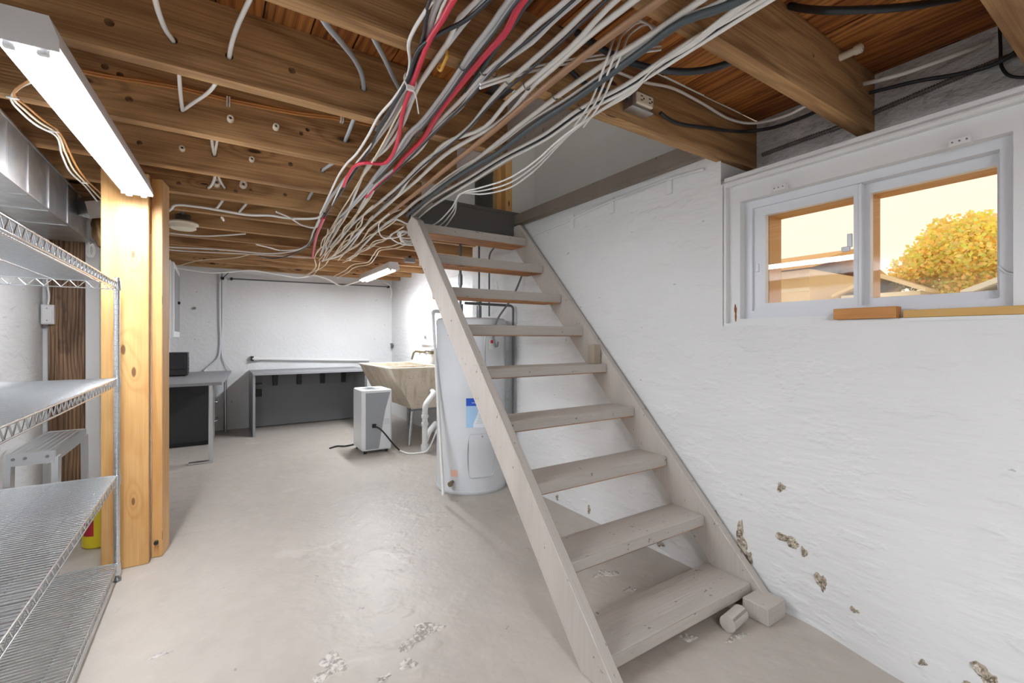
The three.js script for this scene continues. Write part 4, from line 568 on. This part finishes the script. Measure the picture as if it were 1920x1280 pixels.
cable('third white cable left of the tan conduit', run([[1120, 0], [1056, 62], [1000, 112], [951, 154], [915, 195], [878, 240], [792, 305], [757, 340], [713, 378], [665, 417], [632, 456]], Y1), 0.0085, M.cableWhite, LR);
cable('second white cable left of the tan conduit', run([[1155, 0], [1075, 84], [1000, 148], [953, 189], [906, 240], [838, 266], [801, 303], [768, 334], [748, 364], [691, 417], [639, 478], [604, 489]], Y1), 0.0085, M.cableWhite, LR);
cable('white cable immediately left of the tan conduit', run([[1190, 0], [1112, 60], [1040, 125], [1000, 160], [944, 223], [840, 286], [779, 340], [713, 395], [669, 439], [643, 467], [615, 485]], Y1), 0.0095, M.cableWhite, LR);
cable('tan brown conduit along the overhead cable run', run([[1238, 0], [1178, 43], [1094, 106], [1000, 182], [934, 238], [840, 313], [779, 363], [742, 391], [709, 417], [691, 432]], Y3), 0.0115, M.tan, 'conduits in the overhead run', 'conduit');
cable('white cable between the tan and the dark conduits', run([[1302, 9], [1225, 62], [1150, 109], [1094, 146], [1043, 182], [969, 238], [909, 286], [831, 343], [779, 378], [757, 397], [713, 428], [665, 478], [656, 487]], Y1), 0.0095, M.cableWhite);
cable('dark grey conduit along the overhead cable run', run([[1388, 0], [1281, 40], [1206, 94], [1150, 135], [1075, 188], [1000, 236], [934, 286], [878, 318], [831, 349], [800, 374], [763, 404]], Y3), 0.0112, M.conduitDark, 'conduits in the overhead run', 'conduit');
cable('first white cable right of the dark conduit', run([[1428, 0], [1290, 80], [1225, 124], [1169, 161], [1090, 202], [1019, 252], [944, 292], [878, 333], [809, 374], [772, 407]], Y1 - 0.006), 0.0075, M.cableWhite);
const DR = 'white wires drooping past the stairwell';
[['upper of the three white wires drooping past the stairwell', 0], ['middle of the three white wires drooping past the stairwell', 1], ['lower of the three white wires drooping past the stairwell', 2]].forEach(([l, k]) =>
  cable(l, run([[1412 - k * 6, 0], [1300 - k * 5, 84], [1242 - k * 6, 118 + k * 3], [1187, 164 + k * 4], [1126 - k * 5, 206 + k * 4], [1080 - k * 4, 238 + k * 5, -0.012], [1044 - k * 2, 266 + k * 7, -0.02], [1000, 305 + k * 8, -0.03], [950, 336 + k * 9, -0.03], [900, 352 + k * 6, -0.02], [866, 362, -0.012], [845 + k * 3, 392 + k * 5, -0.03], [815 + k * 3, 420 + k * 6, -0.05], [792, 428 + k * 3, -0.06], [772, 428, -0.03]], Y2), 0.0045, M.cableWhite, DR));
[0, 1, 2].forEach((k) => cable(['left', 'middle', 'right'][k] + ' of the thin white wires looping up to the planks', [at.Y(1076 + k * 9, 238, 2.05), at.Y(1108 + k * 10, 190, 2.05), at.Y(1140 + k * 12, 105, 2.06), at.D(1160 + k * 13, 60, 1.1), at.D(1185 + k * 12, 38 + k * 4, 1.05), at.D(1215 + k * 8, 45 + k * 4, 1.0), at.D(1235 + k * 4, 75, 1.0)], 0.004, M.cableWhite, 'loops near the receptacle box'));
cable('thin black wire beside the fourth cable left of the tan conduit', run([[1076, 0], [1000, 68], [962, 99], [925, 134], [880, 186], [820, 244], [757, 308], [702, 356]], Y3), 0.0042, M.cableBlack, LR);
cable('thin black wire along the left side of the straight red cable', run([[972, 0], [930, 58], [878, 126], [840, 180], [796, 236], [752, 288], [700, 344]], Y3), 0.004, M.cableBlack);
cable('thin black wire between the second and third cables left of tan conduit', run([[1138, 0], [1060, 72], [1000, 126], [930, 186], [870, 250], [796, 308], [745, 358], [700, 404]], Y3), 0.004, M.cableBlack, LR);
cable('second white cable right of the dark conduit', run([[1446, 0], [1302, 90], [1236, 132], [1174, 170], [1096, 211], [1024, 261], [948, 301], [884, 341], [816, 383], [778, 414]], Y2), 0.006, M.cableWhite);
cable('thin black wire between the white cables right of the dark conduit', run([[1436, 0], [1296, 86], [1230, 129], [1170, 166], [1092, 208], [1020, 258], [944, 297], [880, 338], [812, 380]], Y1 - 0.004), 0.004, M.cableBlack);
cable('thin white wire hugging the left side of the dark conduit', run([[1356, 0], [1270, 36], [1196, 88], [1140, 130], [1066, 182], [992, 228], [926, 278], [870, 310], [824, 342], [780, 378], [735, 412]], Y1), 0.005, M.cableWhite);
cable('white wire twisting along the outer left bundle', run([[836, 0], [814, 56], [786, 112], [774, 150], [752, 182], [727, 226], [698, 268], [668, 306], [640, 348], [622, 386]], Y2), 0.0045, M.cableWhite);
cable('thin cream wire trailing under the left bundle', run([[760, 190], [742, 222], [722, 262], [700, 300], [676, 336], [655, 372], [636, 402], [614, 440]], Y3, false), 0.004, M.cableCream);
[0, 7].forEach((k) => cable((k ? 'lower' : 'upper') + ' white wire crossing sideways behind the tan conduit', [at.D(900, 158 + k, 1.27), at.D(960, 138 + k, 1.272), at.D(1000, 126 + k, 1.272), at.D(1060, 113 + k, 1.27), at.D(1120, 104 + k, 1.24), at.D(1180, 94 + k, 1.18), at.D(1240, 86 + k, 1.1)], 0.0045, M.cableWhite));
const TW = 'thin wires fanning out over the far joists', TL = 'thin cream wire fanning out over the far joists';
(function () {
  const R = rng(44), starts = [[640, 410], [655, 395], [668, 402], [690, 372], [700, 385], [712, 395], [680, 410], [730, 400], [745, 410], [757, 425], [735, 440], [720, 452], [628, 420], [615, 430]], ends = [[590, 482], [598, 488], [604, 490], [610, 486], [612, 492], [620, 484], [628, 480], [634, 488], [640, 478], [650, 486], [643, 492], [655, 484], [592, 476], [600, 480]];
  starts.forEach((s, i) => { const e = ends[i], n = 6, p = []; for (let k = 0; k <= n; k++) { const t = k / n; p.push([lerp(s[0], e[0], t) + (R() - 0.5) * 11 * Math.sin(t * 3.14), lerp(s[1], e[1], t) + (R() - 0.5) * 9 * Math.sin(t * 3.14)]); } cable(TL, run(p, 2.05 - R() * 0.015, false), 0.005, M.cableCream, TW); });
  [[[757, 452], [735, 461], [712, 465], [700, 478], [687, 492], [665, 495], [647, 507], [626, 518]], [[762, 458], [738, 466], [716, 468], [704, 482], [690, 496], [668, 500], [650, 512], [632, 521]], [[590, 486], [592, 500], [580, 512], [566, 518]], [[600, 490], [596, 504], [585, 516], [572, 520]], [[615, 490], [606, 500], [590, 508], [575, 516]]].forEach((p, i) => cable(['upper cream wire trailing from the stair head coil to the back wall', 'lower cream wire trailing from the stair head coil to the back wall', 'leftmost cream wire end dropping toward the back wall', 'middle cream wire end dropping toward the back wall', 'rightmost cream wire end dropping toward the back wall'][i], run(p, 2.045, false), 0.0055, M.cableCream, TW));
})();
// bundle coiled over the stair head
(function () {
  const c = at.D(768, 437, 3.0), R = rng(12), g = [];
  for (let i = 0; i < 6; i++) { const a0 = (R() - 0.5) * 1.6, p = [], rx = 0.05 + R() * 0.08, ry = 0.02 + R() * 0.04; for (let k = 0; k < 10; k++) { const a = k / 10 * 6.283; p.push(new THREE.Vector3(c.x + Math.cos(a) * rx * Math.cos(a0) - (R() - 0.5) * 0.02 - 0.02, c.y - ry * 0.8 + Math.sin(a) * ry, c.z + Math.cos(a) * rx * Math.sin(a0))); } g.push(tube(p, 0.0042, 36, 6, true)); }
  g.push(tube([at.D(752, 392, 3.0), at.D(725, 405, 3.02), at.D(710, 422, 3.05), at.D(716, 444, 3.05), at.D(740, 446, 3.03), at.D(765, 436, 3.0)], 0.004, 40, 6), tube([at.D(722, 420, 2.97), at.D(740, 411, 2.98), at.D(765, 420, 3.0)], 0.006, 20, 6));
  single('cable_coil', 'tangle of coiled white wires hanging at the head of the stairs', 'cable', mergeGeometries(g.map((k) => { const q = k.index ? k.toNonIndexed() : k; return q; })), M.cableWhite);
})();
const SIDE = 'cables crossing the joists towards the left';
cable('thick white cable sagging below the joists from post to bundle', run([[300, 405], [320, 393], [333, 384], [375, 388], [417, 395], [467, 403], [508, 404], [542, 409], [592, 409], [607, 398]], 2.06, false), 0.008, M.cableWhite, SIDE);
cable('white cable dipping to the left bundle under the joists', run([[518, 397], [542, 407], [567, 422], [588, 427], [602, 412]], 2.055, false), 0.006, M.cableWhite, SIDE);
cable('long white cable under the middle far joists, upper one', run([[300, 461], [320, 463], [417, 468], [500, 475], [542, 472], [575, 460], [588, 433], [600, 408]], 2.06, false), 0.007, M.cableWhite, SIDE);
cable('long white cable under the middle far joists, lower one', run([[300, 466], [340, 470], [420, 474], [500, 478], [560, 482], [590, 484]], 2.062, false), 0.006, M.cableWhite, SIDE);
cable('white cable sagging just beyond the smoke detector', run([[300, 434], [320, 437], [375, 442], [420, 441], [460, 438]], 2.06, false), 0.006, M.cableWhite, SIDE);
cable('thin white cable curving out of the sixth joist bay', run([[480, 458], [505, 464], [525, 469], [555, 468], [580, 458]], 2.055, false), 0.006, M.cableWhite, SIDE);
cable('thin cream cable running down to the wall cabinet', run([[335, 498], [375, 488], [442, 483], [467, 477]], 2.055, false), 0.005, M.cableCream, SIDE);
cable('black cable curving under the far joists', run([[486, 480], [505, 484], [525, 483], [567, 468], [587, 447], [608, 400]], 2.05, false), 0.006, M.cableBlack, SIDE);
cable('white cord sagging along the back wall top to the far light', [[330, 502], [400, 511], [470, 507], [520, 514], [560, 520], [590, 516], [616, 524], [637, 535], [660, 531], [674, 526]].map(([x, y], i) => at.D(x, y, i < 8 ? 6.63 : 6.3)), 0.011, M.cableWhite, SIDE);
const DROP = 'cables threading the drilled joists';
cable('left white cable pair dropping into the first big joist', [at.D(270, -60, 1.4), at.D(288, -10, 1.55), at.D(300, 30, 1.68), at.D(312, 58, 1.77), at.D(324, 76, 1.83), V(at.D(325, 75, 1.83).x, at.D(325, 75, 1.83).y, 1.88)], 0.0075, M.cableWhite, DROP);
cable('right white cable pair dropping into the first big joist', [at.D(490, -45, 1.4), at.D(468, 0, 1.58), at.D(445, 50, 1.72), at.D(435, 80, 1.78), at.D(430, 106, 1.83), V(at.D(430, 105, 1.83).x, at.D(430, 105, 1.83).y, 1.88)], 0.0075, M.cableWhite, DROP);
cable('left arm of the white cable vee on the second joist', [at.D(335, 120, 1.95), at.D(337, 160, 2.1), at.D(340, 190, 2.26), at.D(342, 207, 2.37)], 0.007, M.cableWhite, DROP);
cable('right arm of the white cable vee on the second joist', [at.D(415, 140, 1.95), at.D(392, 172, 2.12), at.D(362, 193, 2.26), at.D(344, 206, 2.365)], 0.007, M.cableWhite, DROP);
cable('white cable loop entering the third joist', [at.D(398, 235, 2.5), at.D(397, 262, 2.7), at.D(400, 282, 2.84), at.D(402, 290, 2.9)], 0.007, M.cableWhite, DROP);
cable('second white cable at the third joist loop', [at.D(408, 240, 2.5), at.D(407, 265, 2.7), at.D(404, 282, 2.84), at.D(403, 290, 2.9)], 0.006, M.cableWhite, DROP);
cable('left prong of the forked white cable at the fourth joist', [at.D(404, 318, 3.05), at.D(402, 335, 3.2), at.D(396, 348, 3.32), at.D(391, 352, 3.385)], 0.008, M.cableWhite, DROP);
cable('right prong of the forked white cable at the fourth joist', [at.D(404, 318, 3.05), at.D(410, 332, 3.2), at.D(416, 344, 3.32), at.D(421, 352, 3.385)], 0.007, M.cableWhite, DROP);
[[[418, 375], [408, 389], [405, 391], 'white cable stub at the fifth joist, left'], [[462, 382], [455, 390], [449, 397], 'white cable stub at the fifth joist, right'], [[416, 408], [418, 410], [419, 413], 'tiny white cable stub under the fifth joist']].forEach(([a, b, c, l]) => cable(l, [at.D(...a, 3.62), at.D(...b, 3.74), at.D(...c, 3.83)], 0.008, M.cableWhite, DROP));
cable('long grey flexible conduit threading the drilled joists', [at.D(602, 30, 1.36), at.D(613, 48, 1.42), at.D(642, 82, 1.56), at.D(668, 117, 1.7), at.D(679, 142, 1.78), at.D(682, 165, 1.83), at.D(677, 190, 1.9), at.D(664, 222, 2.08), at.D(654, 248, 2.25), at.D(648, 263, 2.364), at.D(645, 280, 2.45), at.D(626, 304, 2.68), at.D(612, 314, 2.82), at.D(605, 320, 2.9), at.D(600, 338, 3.0), at.D(588, 356, 3.2), at.D(578, 373, 3.385)], 0.0095, M.conduitGrey, DROP, 'conduit');
cable('short grey conduit dropping behind the overhead cable run', [at.D(695, 60, 1.36), at.D(705, 80, 1.45), at.D(722, 112, 1.58), at.D(738, 146, 1.7), at.D(750, 170, 1.83)], 0.0085, M.conduitGrey, DROP, 'conduit');
[[0, M.copper, 'upper tan cable stapled across the second joist face'], [4, M.copper, 'lower tan cable stapled across the second joist face']].forEach(([o, m, l]) => cable(l, [[150, 131], [200, 141], [330, 162], [430, 186], [480, 196], [560, 211], [640, 221], [705, 234]].map(([x, y]) => at.D(x, y + o, 2.354)), 0.0055, m, 'tan cables across the second joist'));
[[428, 190], [641, 223]].forEach(([x, y], i) => { const p = at.D(x, y, 2.35); single('cable_staple', ['white staple over the tan cables, left', 'white staple over the tan cables, right'][i], 'staple', mergeGeometries([box(p.x - 0.007, p.x - 0.002, p.y - 0.018, p.y + 0.016, 2.335, 2.363), box(p.x + 0.002, p.x + 0.007, p.y - 0.018, p.y + 0.016, 2.335, 2.363)]), M.cableWhite, 'staples on the second joist'); });
// right hand side
const RG = 'cables at the right joist ends';
cable('thick black cable sagging between the two right joists', [at.D(1080, 60, 1.2), at.D(1160, 108, 1.1), at.D(1225, 128, 1.03), at.D(1300, 134, 0.98), at.D(1350, 124, 0.92), at.D(1392, 106, 0.835)], 0.012, M.cableBlack, RG);
cable('thick black cable leaving the near right joist under the planks', [at.D(1476, 10, 0.79), at.D(1510, 17, 0.72), at.D(1560, 20, 0.64), at.D(1680, 15, 0.53), at.D(1800, -4, 0.45)], 0.012, M.cableBlack, RG);
cable('black cord from the receptacle box to the wall', [at.D(1238, 212, 1.262), at.D(1262, 228, 1.262), at.D(1330, 240, 1.268), at.D(1400, 246, 1.27), at.D(1445, 240, 1.17), at.D(1500, 222, 1.0), at.D(1545, 203, 0.86)], 0.008, M.cableBlack, RG);
cable('black cord entering the receptacle box from the left', [at.D(1065, 128, 1.275), at.D(1100, 158, 1.27), at.D(1140, 172, 1.265), at.D(1176, 184, 1.262)], 0.009, M.cableBlack, RG);
cable('upper white cable stapled along the joist by the receptacle', [at.D(1150, 132, 1.27), at.D(1205, 153, 1.275), at.D(1260, 165, 1.275), at.D(1310, 190, 1.275), at.D(1370, 224, 1.27), at.D(1410, 231, 1.24), at.D(1470, 218, 1.05), at.D(1530, 188, 0.86)], 0.0065, M.cableWhite, RG);
cable('white coaxial cable leaving the near joist to the right', [at.D(1612, 159, 0.8), at.D(1650, 150, 0.72), at.D(1700, 136, 0.64), at.D(1800, 100, 0.5), at.D(1930, 50, 0.36)], 0.0085, M.cableWhite, RG);
cable('thin black cable along the rim toward the right edge', [at.X(1630, 174, 2.3), at.X(1720, 152, 2.32), at.X(1800, 138, 2.33), at.X(1870, 118, 2.33), at.X(1935, 75, 2.33)], 0.0075, M.cableBlack, RG);
cable('thin black wire hanging in a hook on the grey rim', [at.X(1874, 38, 2.345), at.X(1876, 90, 2.35), at.X(1878, 125, 2.35), at.X(1893, 142, 2.345), at.X(1925, 146, 2.34)], 0.005, M.black, RG);
(function () { const p = [[1430, 290], [1500, 264], [1590, 232], [1660, 202], [1760, 160], [1850, 122], [1930, 92]].map(([x, y]) => at.X(x, y, 2.352)), cv = new THREE.CatmullRomCurve3(p), g = [new THREE.TubeGeometry(cv, 50, 0.008, 8)]; for (let i = 0; i < 110; i++) { const t = i / 110, q = cv.getPoint(t), k = new THREE.TorusGeometry(0.0088, 0.0022, 5, 10); k.applyQuaternion(new THREE.Quaternion().setFromUnitVectors(new THREE.Vector3(0, 0, 1), cv.getTangent(t))); k.translate(q.x, q.y, q.z); g.push(k); } single('armoured_cable', 'ribbed armoured cable along the grey concrete rim', 'cable', mergeGeometries(g), M.armour); })();
// staples along the near joists
[[867, 128], [885, 134], [906, 137], [925, 141], [953, 154], [988, 165], [1041, 183], [1088, 202]].forEach(([x, y], i) => { const p = at.Y(x, y, 2.06); const g = new THREE.TorusGeometry(0.014, 0.0022, 6, 16, Math.PI).rotateZ(Math.PI).scale(1, 1.3, 1).translate(p.x, p.y + 0.012, p.z); single('cable_staple', 'staple number ' + ['one', 'two', 'three', 'four', 'five', 'six', 'seven', 'eight'][i] + ' from the left on the stairwell joist', 'staple', g, M.steel, 'staples on the stairwell joist'); });
(function () { const p = at.Y(769, 152, 2.05); single('zip_tie', 'white zip tie with long tail on the left cable bundle', 'tie', mergeGeometries([new THREE.TorusGeometry(0.024, 0.003, 6, 18).rotateY(0.3).translate(p.x, p.y, p.z).toNonIndexed(), box(p.x - 0.012, p.x + 0.012, p.y - 0.03, p.y - 0.016, -p.z - 0.006, -p.z + 0.006).toNonIndexed(), tube([new THREE.Vector3(p.x + 0.005, p.y - 0.025, p.z), at.Y(778, 175, 2.02), at.Y(785, 213, 1.98)], 0.0025, 10, 5).toNonIndexed()]), M.cableWhite); })();
single('yellow_twist', 'yellow twisted wire hanging from the stairwell joist', 'wire', tube([at.Y(836, 90, 2.1), at.Y(838, 105, 2.04), at.Y(832, 120, 2.03), at.Y(826, 132, 2.04), at.Y(822, 126, 2.06), at.Y(834, 118, 2.07)], 0.005, 30), paint(0xd29a2c, 0.4));

scene.traverse((o) => { if (o.isLight && o.shadow) o.castShadow = true; });
renderer.render(scene, camera);
